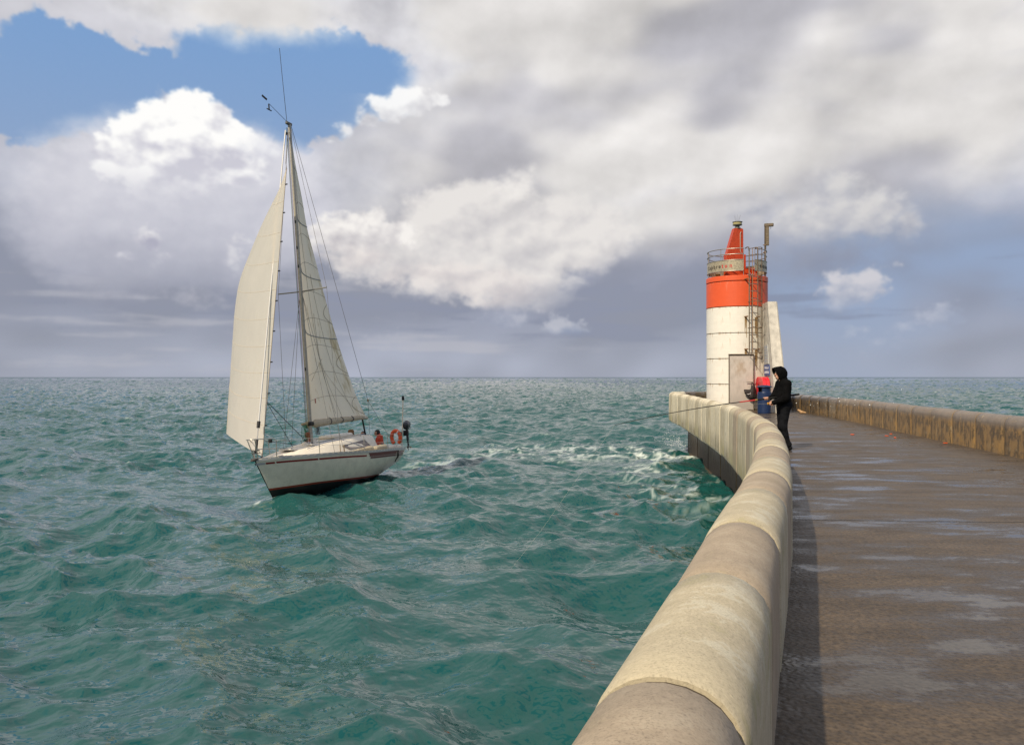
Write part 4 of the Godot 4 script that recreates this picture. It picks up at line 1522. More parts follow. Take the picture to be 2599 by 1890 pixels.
	sdf(sbody, [[Vector3(0.02, 0.02, 0.07), Vector3(0.10, 0.44, 0.05), 0.15, 0.09], [Vector3(-0.22, 0.20, 0.09), Vector3(0.02, 0.05, 0.08), 0.08, 0.12], [Vector3(-0.27, 0.30, 0.07), Vector3(0.05, 0.22, 0.07), 0.05, 0.12], [Vector3(0.16, 0.0, 0.06), Vector3(0.17, 0.42, 0.05), 0.09, 0.05]], 0.02, 0.03)
	obj("bag", done(sbody), cloth, rk)
	var lg := begin()
	tube(lg, [Vector3(-0.20, 0.13, 0.185), Vector3(-0.13, 0.12, 0.205), Vector3(-0.07, 0.15, 0.215), Vector3(-0.02, 0.21, 0.215)], [0.008, 0.016, 0.012, 0.006], 5)
	tube(lg, [Vector3(-0.07, 0.15, 0.215), Vector3(-0.03, 0.11, 0.22)], 0.007, 5)
	obj("white_mark", done(lg), mat(Color(0.75, 0.75, 0.75), 0.6), rk)
	var strap := begin()
	tube(strap, [Vector3(0.02, 0.42, 0.05), Vector3(0.03, 0.60, 0.03), Vector3(0.07, 0.695, 0.0), Vector3(0.12, 0.60, 0.03), Vector3(0.20, 0.40, 0.05), Vector3(0.23, 0.2, 0.05)], 0.016, 6)
	obj("strap", done(strap), M.black, rk)
	var strap2 := begin()
	tube(strap2, [Vector3(0.16, 0.1, 0.05), Vector3(0.17, -0.05, 0.04), Vector3(0.165, -0.16, 0.04)], 0.008, 5)
	obj("loose_strap", done(strap2), M.black, rk)

	# a few shreds of red tackle on the wet deck, and a tan rag by the fin
	rng.seed = 17
	var shreds := [[10.05, 21.6, "small orange red shred on the wet deck, nearest the far parapet"], [9.55, 20.3, "orange red scrap on the wet deck between two others"], [9.62, 20.9, "tiny orange red fleck on the wet deck beside a scrap"], [8.95, 21.4, "orange red scrap on the wet deck, leftmost of the scraps"], [9.9, 18.6, "orange red shred on the wet deck at the foot of the right parapet"]]
	for s in shreds:
		var o := thing("plastic_scrap", s[2], "scrap", at(Vector3(s[0], DECK, -s[1]), rng.randf() * TAU), "orange red scraps on the deck")
		var ss := begin()
		box(ss, Vector3(0.09, 0.02, 0.05), at(Vector3(0, 0.012, 0)), 0.006)
		obj("scrap", done(ss), mat(lin(0.6, 0.09, 0.02), 0.5), o)
	var rag := thing("bundled_rag", "small tan bundle lying by the foot of the concrete fin", "bundle", at(Vector3(12.05, DECK, -33.9)))
	var rg := begin()
	sdf(rg, [[Vector3(-0.12, 0.16, 0), Vector3(0.0, 0.07, 0.02), 0.04, 0.06], [Vector3(0.0, 0.07, 0.02), Vector3(0.16, 0.05, 0.05), 0.06, 0.035]], 0.02, 0.03)
	obj("cloth", done(rg), mat(lin(0.42, 0.26, 0.13), 0.8), rag)

# ---------------------------------------------------------------- rounded bodies
# bones [a, b, radius at a, radius at b]; their tapered capsules are joined with a smooth minimum and meshed as surface nets
func sdf(st: SurfaceTool, bones: Array, cell: float, blend: float, t := Transform3D(), squash := Vector3.ONE) -> void:
	var lo := Vector3.ONE * 1e6
	var hi := -lo
	for b in bones:
		var r: float = maxf(b[2], b[3]) + cell * 3.0
		for k in 2:
			lo = lo.min(b[k] - Vector3.ONE * r)
			hi = hi.max(b[k] + Vector3.ONE * r)
	var nx := int((hi.x - lo.x) / cell) + 2
	var ny := int((hi.y - lo.y) / cell) + 2
	var nz := int((hi.z - lo.z) / cell) + 2
	var f := PackedFloat32Array()
	f.resize(nx * ny * nz)
	f.fill(1.0)
	for b in bones:
		var a: Vector3 = b[0]
		var e: Vector3 = b[1]
		var ra: float = b[2]
		var rb: float = b[3]
		var ab := e - a
		var len2 := maxf(ab.length_squared(), 1e-9)
		var r := maxf(ra, rb) + blend + cell * 2.5
		var p0 := ((a.min(e) - Vector3.ONE * r - lo) / cell).max(Vector3.ZERO)
		var p1 := (a.max(e) + Vector3.ONE * r - lo) / cell
		var x1 := mini(int(p1.x), nx - 1)
		for z in range(int(p0.z), mini(int(p1.z), nz - 1) + 1):
			for y in range(int(p0.y), mini(int(p1.y), ny - 1) + 1):
				var o := (z * ny + y) * nx
				for x in range(int(p0.x), x1 + 1):
					var p := lo + Vector3(x, y, z) * cell - a
					var h := clampf(p.dot(ab) / len2, 0.0, 1.0)
					var d := (p - ab * h).length() - lerpf(ra, rb, h)
					var was := f[o + x]
					var q := maxf(blend - absf(was - d), 0.0)
					f[o + x] = minf(was, d) - q * q / (4.0 * blend)
	var ids := {}
	var vs: Array[Vector3] = []
	for z in nz - 1:
		for y in ny - 1:
			for x in nx - 1:
				var o := (z * ny + y) * nx + x
				var c := [f[o], f[o + 1], f[o + nx], f[o + nx + 1], f[o + nx * ny], f[o + nx * ny + 1], f[o + nx * ny + nx], f[o + nx * ny + nx + 1]]
				var inside := 0
				for v in c:
					if v < 0.0:
						inside += 1
				if inside == 0 or inside == 8:
					continue
				var sum := Vector3.ZERO
				var cnt := 0
				for i in 8:
					for ax in [1, 2, 4]:
						var j: int = i | ax
						if j == i:
							continue
						if (c[i] < 0.0) != (c[j] < 0.0):
							var w: float = c[i] / (c[i] - c[j])
							var A := Vector3(i & 1, (i >> 1) & 1, (i >> 2) & 1)
							var B := Vector3(j & 1, (j >> 1) & 1, (j >> 2) & 1)
							sum += A.lerp(B, w)
							cnt += 1
				ids[o] = vs.size()
				vs.append(t * ((lo + (Vector3(x, y, z) + sum / cnt) * cell) * squash))
	var sy := nx
	var sz := nx * ny
	for o in ids:
		var inside: bool = f[o] < 0.0
		for e in [[1, sy, sz], [sy, sz, 1], [sz, 1, sy]]:
			var other: int = o + e[0]
			if other >= f.size() or (f[other] < 0.0) == inside:
				continue
			if not (ids.has(o - e[1]) and ids.has(o - e[2]) and ids.has(o - e[1] - e[2])):
				continue
			var a: Vector3 = vs[ids[o]]
			var b: Vector3 = vs[ids[o - e[1]]]
			var c: Vector3 = vs[ids[o - e[1] - e[2]]]
			var d: Vector3 = vs[ids[o - e[2]]]
			if inside:
				quad(st, a, d, c, b, 0)
			else:
				quad(st, a, b, c, d, 0)

# five unequal fingers closed round a bar that runs along `bar`; palm at the wrist side, thumb from the side of the palm
func fist(st: SurfaceTool, wrist: Vector3, grip: Vector3, bar: Vector3, bar_r: float, size := 1.0) -> void:
	bar = bar.normalized()
	var to := (grip - wrist)
	to = (to - bar * to.dot(bar)).normalized()
	var nrm := bar.cross(to).normalized()
	var R := bar_r + 0.011 * size
	var palm_c := grip - to * (R + 0.012 * size)
	var bones := [[wrist, palm_c, 0.026 * size, 0.030 * size]]
	for k in 4:
		var off := bar * (k - 1.5) * 0.021 * size
		var base := palm_c + off + nrm * 0.016 * size
		bones.append([palm_c + off * 0.6, base, 0.022 * size, 0.014 * size])
		var len: float = [0.95, 1.08, 1.0, 0.8][k]
		var p1 := grip + off + nrm * R * 1.05 + to * 0.006 * len
		var p2 := grip + off + to * R * 1.15 * len + nrm * R * 0.4
		var p3 := grip + off + to * R * 0.75 * len - nrm * R * 0.85
		bones.append([base, p1, 0.0105 * size, 0.0100 * size])
		bones.append([p1, p2, 0.0100 * size, 0.0092 * size])
		bones.append([p2, p3, 0.0092 * size, 0.0080 * size])
	var tb := palm_c - bar * 0.034 * size
	var t1 := grip - bar * 0.045 * size - nrm * R * 0.9
	var t2 := grip - bar * 0.020 * size - nrm * R * 1.25 + to * 0.012
	bones.append([palm_c, tb, 0.024 * size, 0.015 * size])
	bones.append([tb, t1, 0.014 * size, 0.0118 * size])
	bones.append([t1, t2, 0.0118 * size, 0.0095 * size])
	sdf(st, bones, 0.0042 * size, 0.005 * size)

# a head that looks along +x, centred at the middle of the skull; about 0.23 m tall
func head(st: SurfaceTool, c: Vector3, t: Transform3D, s := 1.0) -> void:
	var B := func(ax, ay, az, bx, by, bz, ra, rb): return [(c + Vector3(ax, ay, az) * s), (c + Vector3(bx, by, bz) * s), ra * s, rb * s]
	sdf(st, [
		B.call(-0.022, 0.035, 0, 0.02, 0.035, 0, 0.082, 0.076),
		B.call(0.02, 0.0, 0, 0.045, -0.055, 0, 0.066, 0.044),
		B.call(0.052, -0.085, 0.012, 0.052, -0.085, -0.012, 0.026, 0.026),
		B.call(0.088, 0.018, 0, 0.108, -0.022, 0, 0.011, 0.0145),
		B.call(0.09, -0.052, 0.016, 0.09, -0.052, -0.016, 0.0085, 0.0085),
		B.call(0.087, -0.066, 0.013, 0.087, -0.066, -0.013, 0.0095, 0.0095),
		B.call(0.080, 0.030, 0.036, 0.080, 0.030, -0.036, 0.012, 0.012),
		B.call(0.060, -0.012, 0.042, 0.045, -0.03, 0.045, 0.018, 0.02),
		B.call(0.060, -0.012, -0.042, 0.045, -0.03, -0.045, 0.018, 0.02),
		B.call(-0.005, 0.012, 0.078, -0.012, -0.02, 0.074, 0.017, 0.012),
		B.call(-0.005, 0.012, -0.078, -0.012, -0.02, -0.074, 0.017, 0.012),
		B.call(-0.02, -0.03, 0, -0.035, -0.13, 0, 0.058, 0.056),
	], 0.0075 * s, 0.014 * s, t)

func eyes(p: Node, c: Vector3) -> void:
	var s := 1.0
	for z in [-0.031, 0.031]:
		var st := begin()
		lathe(st, [Vector2(0, -0.011 * s), Vector2(0.008 * s, -0.008 * s), Vector2(0.011 * s, 0), Vector2(0.008 * s, 0.008 * s), Vector2(0, 0.011 * s)], at(c + Vector3(0.080, 0.006, z)), 10)
		obj("eye", done(st), mat(Color(0.06, 0.045, 0.04), 0.2), p)

# ---------------------------------------------------------------- the man fishing
func build_fisherman() -> void:
	# local axes: +x is where he faces, +z his right; he looks out over the water to the left
	var base := Transform3D(Basis(Vector3.UP, PI + 0.10), Vector3(5.67, DECK, -17.0))
	var p := thing("person", "person in black hooded top and dark jeans holding a fishing rod over the parapet", "person", base)
	var skin := mat(lin(0.44, 0.24, 0.16), 0.55)
	skin.subsurf_scatter_enabled = true
	skin.subsurf_scatter_strength = 0.1
	var black := weathered(lin(0.006, 0.006, 0.0065), 0.9, 0.25, 1.5, 0.9)
	black.metallic_specular = 0.2
	var denim := weathered(lin(0.012, 0.013, 0.017), 0.85, 0.3, 1.5, 0.9)
	denim.metallic_specular = 0.25
	var L := -1.0   # his left is towards the camera: local -z
	var hipL := Vector3(-0.01, 0.90, -0.09)
	var hipR := Vector3(0.01, 0.90, 0.09)
	var kneeL := Vector3(0.045, 0.49, -0.10)
	var kneeR := Vector3(0.00, 0.49, 0.11)
	var ankL := Vector3(-0.05, 0.09, -0.11)
	var ankR := Vector3(-0.10, 0.09, 0.13)
	var pelvis := Vector3(-0.01, 0.95, 0)
	var belly := Vector3(0.0, 1.10, 0)
	var chest := Vector3(-0.015, 1.29, 0)
	var neck := Vector3(0.02, 1.44, 0)
	var shL := Vector3(0.0, 1.375, -0.185)
	var shR := Vector3(0.0, 1.375, 0.185)
	var elL := Vector3(0.06, 1.08, -0.25)
	var elR := Vector3(0.10, 1.12, 0.22)
	var wrL := Vector3(0.27, 0.985, -0.10)
	var wrR := Vector3(0.30, 1.075, 0.045)
	var hd := Vector3(0.075, 1.575, 0)
	var rod_a := Vector3(-0.36, 1.155, 0.03)      # butt
	var rod_b := Vector3(0.375, 1.065, 0.01)      # forehand
	var dir := (rod_b - rod_a).normalized()
	var reel := rod_a + dir * 0.67 + Vector3(0, -0.11, -0.02)
	var st := begin()
	sdf(st, [
		[hipL, kneeL, 0.072, 0.05], [hipR, kneeR, 0.072, 0.05], [kneeL, ankL, 0.046, 0.034], [kneeR, ankR, 0.046, 0.034],
		[ankL, ankL + Vector3(0.14, -0.055, -0.01), 0.034, 0.026], [ankR, ankR + Vector3(0.14, -0.055, 0.01), 0.034, 0.026],
		[hipL, hipR, 0.085, 0.085], [pelvis, belly, 0.105, 0.105], [belly, chest, 0.10, 0.115], [chest, neck, 0.105, 0.055],
		[shL, shR, 0.055, 0.055], [shL, elL, 0.046, 0.036], [shR, elR, 0.046, 0.036], [elL, wrL, 0.035, 0.025], [elR, wrR, 0.035, 0.025], [neck, hd, 0.05, 0.055]], 0.018, 0.03)
	head(st, hd, Transform3D())
	fist(st, wrR, rod_b, dir, 0.012)
	fist(st, wrL, reel + Vector3(-0.01, 0.0, -0.05), Vector3(0, 0.3, 1), 0.012)
	obj("body", done(st), skin, p)
	eyes(p, hd)
	# jeans
	var jst := begin()
	sdf(jst, [[hipL + Vector3(-0.02, 0.04, 0), hipR + Vector3(-0.02, 0.04, 0), 0.112, 0.112], [hipL, kneeL, 0.102, 0.073], [hipR, kneeR, 0.102, 0.073], [kneeL, ankL + Vector3(0.01, 0.02, 0), 0.073, 0.060], [kneeR, ankR + Vector3(0.01, 0.02, 0), 0.073, 0.060],
		[kneeL + Vector3(0.02, 0.05, 0), kneeL + Vector3(0.02, -0.02, 0), 0.068, 0.066], [ankL + Vector3(0.03, 0.0, 0), ankL + Vector3(-0.02, 0.03, 0), 0.052, 0.056], [ankR + Vector3(0.03, 0.0, 0), ankR + Vector3(-0.02, 0.03, 0), 0.052, 0.056],
		[Vector3(-0.085, 0.93, -0.07), Vector3(-0.085, 0.93, 0.07), 0.08, 0.08]], 0.016, 0.035)
	# creases behind the knees and over the shoes
	obj("jeans", done(jst), denim, p)
	var hst := begin()
	sdf(hst, [[Vector3(-0.015, 0.97, -0.06), Vector3(-0.015, 0.97, 0.06), 0.132, 0.132], [Vector3(-0.01, 0.97, 0), Vector3(-0.005, 1.12, 0), 0.135, 0.140], [Vector3(0, 1.08, -0.06), Vector3(-0.03, 1.30, -0.07), 0.115, 0.108], [Vector3(0, 1.08, 0.06), Vector3(-0.03, 1.30, 0.07), 0.115, 0.108],
		[Vector3(-0.02, 1.28, 0), Vector3(0.01, 1.40, 0), 0.13, 0.085], [shL, shR, 0.082, 0.082], [shL, elL, 0.080, 0.068], [shR, elR, 0.080, 0.068], [elL, wrL + Vector3(-0.015, 0, 0), 0.066, 0.050], [elR, wrR + Vector3(-0.02, 0, 0), 0.062, 0.044],
		[elL + Vector3(0.02, -0.02, 0.02), elL + Vector3(0.1, -0.05, 0.05), 0.066, 0.06], [Vector3(-0.01, 1.42, 0), Vector3(0.0, 1.47, 0), 0.10, 0.085],
		[Vector3(0.06, 1.04, -0.05), Vector3(0.075, 1.02, 0.05), 0.075, 0.075]], 0.016, 0.04)
	obj("hooded_top", done(hst), black, p)
	# hood: a shell with the face left open in front
	var hood := begin()
	var ring := []
	var hc := hd + Vector3(-0.015, 0.01, 0)
	for i in 15:
		var row := []
		var u := i / 14.0
		for k in 17:
			var v := k / 16.0
			# v goes over the head from the left cheek to the right cheek, u from the nape to the face opening
			var a := lerpf(-2.55, 2.55, v)
			var depth := lerpf(-0.135, 0.112, u)
			var r := 0.121 * sqrt(clampf(1.0 - pow((u - 0.62) / 0.66, 2.0), 0.0, 1.0)) * (1.0 + 0.02 * sin(k * 1.7 + i))
			var yy := cos(a) * r * 1.16
			var zz := sin(a) * r * 0.95
			if cos(a) < 0.0:
				yy *= 1.30
				zz *= 0.95
			var dx := 0.05 * smoothstep(-0.2, 1.0, cos(a)) * smoothstep(0.6, 1.0, u) - 0.05 * smoothstep(0.1, -0.8, cos(a)) * u
			row.append(hc + Vector3(depth + dx, yy + 0.018 * sin(u * 3.0), zz))
		ring.append(row)
	for i in 14:
		for k in 16:
			quad(hood, ring[i][k], ring[i][k + 1], ring[i + 1][k + 1], ring[i + 1][k], 0)
	# the hem is turned in, so that the cloth has thickness
	for k in 16:
		var a: Vector3 = ring[14][k]
		var b: Vector3 = ring[14][k + 1]
		var ia := a.lerp(hc, 0.14) + Vector3(-0.03, 0, 0)
		var ib := b.lerp(hc, 0.14) + Vector3(-0.03, 0, 0)
		quad(hood, a, b, ib, ia, 0)
	tube(hood, ring[14], 0.010, 6)
	obj("hood", done(hood), black, p)
	for side in [[ankL, "shoe"], [ankR, "shoe"]]:
		var a: Vector3 = side[0]
		var sst := begin()
		sdf(sst, [[Vector3(a.x - 0.045, 0.045, a.z), Vector3(a.x + 0.16, 0.04, a.z * 1.05), 0.045, 0.038], [Vector3(a.x - 0.02, 0.09, a.z), Vector3(a.x + 0.05, 0.06, a.z), 0.045, 0.042]], 0.012, 0.02)
		obj(side[1], done(sst), M.black, p)
	# the rod: a thing of its own
	var rod := thing("fishing_rod", "long black fishing rod with a red section and yellow reel held over the water", "fishing rod", base)
	var tip := rod_a + dir * 4.05 + Vector3(0, -0.13, 0.0)
	var pts := []
	var rad := []
	for k in 21:
		var u := k / 20.0
		var q := rod_a.lerp(rod_a + dir * 4.0, u) + Vector3(0, -0.13 * pow(maxf(u - 0.35, 0.0) / 0.65, 2.0), 0)
		pts.append(q)
		rad.append(lerpf(0.015, 0.005, pow(u, 0.75)))
	var r1 := begin()
	tube(r1, pts, rad, 7)
	obj("blank", done(r1), M.black, rod)
	var r2 := begin()
	tube(r2, [rod_a + dir * 0.98, rod_a + dir * 1.32], [0.0135, 0.0125], 8)
	obj("red_section", done(r2), mat(lin(0.45, 0.015, 0.012), 0.3), rod)
	var r2b := begin()
	tube(r2b, [rod_a + dir * 0.93, rod_a + dir * 0.98], 0.014, 8)
	obj("gold_ring", done(r2b), mat(lin(0.55, 0.34, 0.08), 0.3, 0.6), rod)
	var r3 := begin()
	tube(r3, [rod_a, rod_a + dir * 0.02, rod_a + dir * 0.20, rod_a + dir * 0.22], [0.019, 0.022, 0.020, 0.014], 8)
	obj("butt_grip", done(r3), M.rubber, rod)
	line(rod, "fore_grip", [rod_a + dir * 0.55, rod_a + dir * 0.92], 0.0165, M.rubber, 8)
	var r4 := begin()
	var axis := Transform3D(Basis(Vector3(0, 0, 1), dir.angle_to(Vector3.RIGHT) * -1.0 - PI * 0.5), reel)
	lathe(r4, [Vector2(0, -0.05), Vector2(0.030, -0.045), Vector2(0.034, -0.01), Vector2(0.026, 0.0), Vector2(0.026, 0.035), Vector2(0.033, 0.04), Vector2(0.0, 0.048)], axis, 16)
	obj("reel", done(r4), mat(lin(0.60, 0.30, 0.02), 0.3, 0.4), rod)
	var r5 := begin()
	tube(r5, [rod_a + dir * 0.66, reel + Vector3(0, 0.03, 0)], 0.009, 6)
	tube(r5, [reel, reel + Vector3(0, 0, -0.07), reel + Vector3(-0.01, -0.02, -0.10)], 0.006, 6)
	obj("reel_seat", done(r5), M.black, rod)
	for u in [0.36, 0.52, 0.68, 0.82, 0.92, 1.0]:
		var gq := begin()
		var q: Vector3 = pts[int(u * 20)]
		var loop := []
		for k in 8:
			loop.append(q + Vector3(0, -0.014 - 0.01 * (1.0 - u), 0) + Vector3(0, cos(TAU * k / 8.0), sin(TAU * k / 8.0)) * (0.012 - 0.008 * u))
		tube(gq, loop, 0.0015, 4, true)
		obj("line_guide", done(gq), M.wire, rod)
	var ln := begin()
	tube(ln, [reel + dir * 0.04, (pts[7] as Vector3) + Vector3(0, -0.02, 0), (pts[14] as Vector3) + Vector3(0, -0.015, 0), pts[20], (pts[20] as Vector3) + Vector3(1.5, -2.1, 0.0), (pts[20] as Vector3) + Vector3(3.4, -4.55, 0.2)], 0.0011, 4)
	obj("line", done(ln), mat(lin(0.5, 0.5, 0.42), 0.4), rod)

# ---------------------------------------------------------------- the yacht
# boat axes: +x forward, +y up, +z starboard
const BOAT := Transform3D(Vector3(-0.33403, -0.0007, 0.94256), Vector3(-0.08217, 0.99621, -0.02838), Vector3(-0.93897, -0.08693, -0.33282), Vector3(-6.4055, 0.2065, -28.7409))
const SHEER := [[-4.1, 0.71], [-3.0, 0.757], [-2.05, 0.797], [-0.5, 0.858], [0.4, 0.912], [1.34, 0.967], [2.4, 1.015], [3.0, 1.045], [3.5, 1.065], [4.1, 1.075]]
const BOOT := [[-4.1, -0.10], [-2.4, -0.065], [-0.6, 0.004], [1.25, 0.086], [2.3, 0.12], [3.2, 0.13], [4.1, 0.14]]
const BEAM := [[-4.1, 0.93], [-3.4, 1.09], [-2.5, 1.23], [-1.5, 1.31], [-0.5, 1.33], [0.5, 1.28], [1.5, 1.12], [2.3, 0.90], [3.0, 0.62], [3.6, 0.32], [4.0, 0.09], [4.1, 0.02]]
const KEEL := [[-4.1, 0.02], [-3.0, -0.17], [-1.5, -0.36], [0.0, -0.46], [1.5, -0.42], [3.0, -0.36], [4.1, -0.34]]
var yacht: Node3D

func table(t: Array, x: float) -> float:
	if x <= t[0][0]:
		return t[0][1]
	for i in t.size() - 1:
		if x <= t[i + 1][0]:
			var a: Array = t[maxi(i - 1, 0)]
			var b: Array = t[i]
			var c: Array = t[i + 1]
			var d: Array = t[mini(i + 2, t.size() - 1)]
			var u: float = (x - b[0]) / (c[0] - b[0])
			return cubic_interpolate_in_time(b[1], c[1], a[1], d[1], u, c[0] - b[0], a[0] - b[0], d[0] - b[0]) if i > 0 and i < t.size() - 2 else lerpf(b[1], c[1], u)
	return t[-1][1]

# hull side: t from stern (0) to stem (1) at the height y; side -1 is port
func hull(t: float, y: float, side: float, off := 0.0) -> Vector3:
	var xs := lerpf(-4.1, 4.1, t)
	var ys := table(SHEER, xs)
	var yk := table(KEEL, xs)
	var c := clampf((ys - y) / (ys - yk), 0.0, 1.0)
	var s := sqrt(1.0 - c * c)
	var full := lerpf(0.80, 1.25, smoothstep(0.55, 1.0, t))
	var b := table(BEAM, xs) * pow(s, full)
	var x := lerpf(-3.62 - 0.70 * (y - 0.05), 3.46 + 0.60 * y, t)
	return Vector3(x, y, side * (b + off))

func hull_y(t: float, w: float) -> float:
	# w 0 at the keel line, 1 at the sheer
	var xs := lerpf(-4.1, 4.1, t)
	var ys := table(SHEER, xs)
	var yk := table(KEEL, xs)
	return ys - (ys - yk) * cos(w * PI * 0.5)

func hull_t(x: float, y: float) -> float:
	return (x + 3.62 + 0.70 * (y - 0.05)) / (3.46 + 0.60 * y + 3.62 + 0.70 * (y - 0.05))

# a strip of hull skin between two heights given as functions of t
func strip(t0: float, t1: float, lo: Callable, hi: Callable, off: float, n := 40, m := 3, sides := [-1, 1]) -> ArrayMesh:
	var st := begin()
	for side in sides:
		for i in n:
			for k in m:
				var q := []
				for e in [[0, 0], [0, 1], [1, 1], [1, 0]]:
					var t := lerpf(t0, t1, float(i + e[0]) / n)
					var a: float = lo.call(t)
					var b: float = hi.call(t)
					q.append(hull(t, lerpf(a, b, float(k + e[1]) / m), side, off))
				if side < 0:
					quad(st, q[0], q[1], q[2], q[3], 0)
				else:
					quad(st, q[3], q[2], q[1], q[0], 0)
	return done(st)

func line(parent: Node, called: String, pts: Array, r: float, m: Material, sides := 5) -> MeshInstance3D:
	var st := begin()
	tube(st, pts, r, sides)
	return obj(called, done(st), m, parent)

func sag(a: Vector3, b: Vector3, drop: float, n := 8) -> Array:
	var p := []
	for i in n + 1:
		var u := float(i) / n
		p.append(a.lerp(b, u) + Vector3(0, -drop * 4.0 * u * (1.0 - u), 0))
	return p

func curve_at(pts: Array, v: float) -> Vector3:
	# smooth curve through points that carry their own parameter: [v, Vector3]
	for i in pts.size() - 1:
		if v <= pts[i + 1][0] or i == pts.size() - 2:
			var b: Vector3 = pts[i][1]
			var c: Vector3 = pts[i + 1][1]
			var a: Vector3 = pts[maxi(i - 1, 0)][1]
			var d: Vector3 = pts[mini(i + 2, pts.size() - 1)][1]
			var ta: float = pts[maxi(i - 1, 0)][0]
			var td: float = pts[mini(i + 2, pts.size() - 1)][0]
			var tb: float = pts[i][0]
			var tc: float = pts[i + 1][0]
			if i == 0:
				a = b - (c - b)
				ta = tb - (tc - tb)
			if i == pts.size() - 2:
				d = c + (c - b)
				td = tc + (tc - tb)
			return b.cubic_interpolate_in_time(c, a, d, (v - tb) / (tc - tb), tc - tb, ta - tb, td - tb)
	return pts[-1][1]

func sail_cloth(seed_: int, grime: float) -> StandardMaterial3D:
	var n1 := noise(seed_, 0.012, 4, 0.6)
	var n2 := noise(seed_ + 1, 0.06, 4, 0.6)
	var m := mat(Color.WHITE, 0.7)
	m.albedo_texture = image_tex(384, 512, func(x, y):
		var u: float = x / 384.0
		var a := n1.get_noise_2d(x, y)
		var b := n2.get_noise_2d(x, y * 0.5)
		var c := Color(0.87, 0.835, 0.78) * (1.0 + a * 0.05)
		var edge := smoothstep(0.28, 0.0, 1.0 - u) + smoothstep(0.10, 0.0, u) * 0.6
		var k := clampf(edge * smoothstep(-0.2, 0.5, a + b * 0.6) * 0.8 + smoothstep(0.30, 0.55, a * 0.8 + b * 0.5) * 0.55, 0.0, 1.0) * grime
		c = c.lerp(Color(0.42, 0.33, 0.16), k)
		# the weave's fine creases
		c *= 1.0 + 0.02 * n2.get_noise_2d(x * 0.4, y * 6.0)
		c.a = 1.0
		return c.clamp().linear_to_srgb())
	m.backlight_enabled = true
	m.backlight = Color(1.12, 1.09, 1.02)
	return m

# cloth between a luff and a leech, cut into panels along the given heights
func sail(parent: Node, luff: Callable, leech: Callable, belly: Callable, cuts: Array, m: Material, seam: Material, slope: float) -> void:
	var P := func(u: float, v: float) -> Vector3:
		var a: Vector3 = luff.call(v)
		var b: Vector3 = leech.call(v)
		return a.lerp(b, u) + (belly.call(u, v) as Vector3)
	var V := func(u: float, c: float) -> float:
		# seams rise towards the middle
		return clampf(c - slope * 4.0 * u * (1.0 - u) * smoothstep(0.0, 0.1, c) * smoothstep(1.0, 0.9, c), 0.0, 1.0)
	for k in cuts.size() - 1:
		var st := begin()
		var n := 12
		var rows := 6
		for i in n:
			for j in rows:
				var q := []
				var w := []
				for e in [[0, 0], [1, 0], [1, 1], [0, 1]]:
					var u := float(i + e[0]) / n
					var v: float = lerpf(V.call(u, cuts[k]), V.call(u, cuts[k + 1]), float(j + e[1]) / rows)
					q.append(P.call(u, v))
					w.append(Vector2(u, v))
				quad_uv(st, q, w, 0)
		obj("sail_panel", done(st), m, parent)
		if k > 0:
			var pts := []
			for i in 17:
				var u := i / 16.0
				pts.append((P.call(u, V.call(u, cuts[k])) as Vector3))
			line(parent, "seam", pts, 0.006, seam, 4)

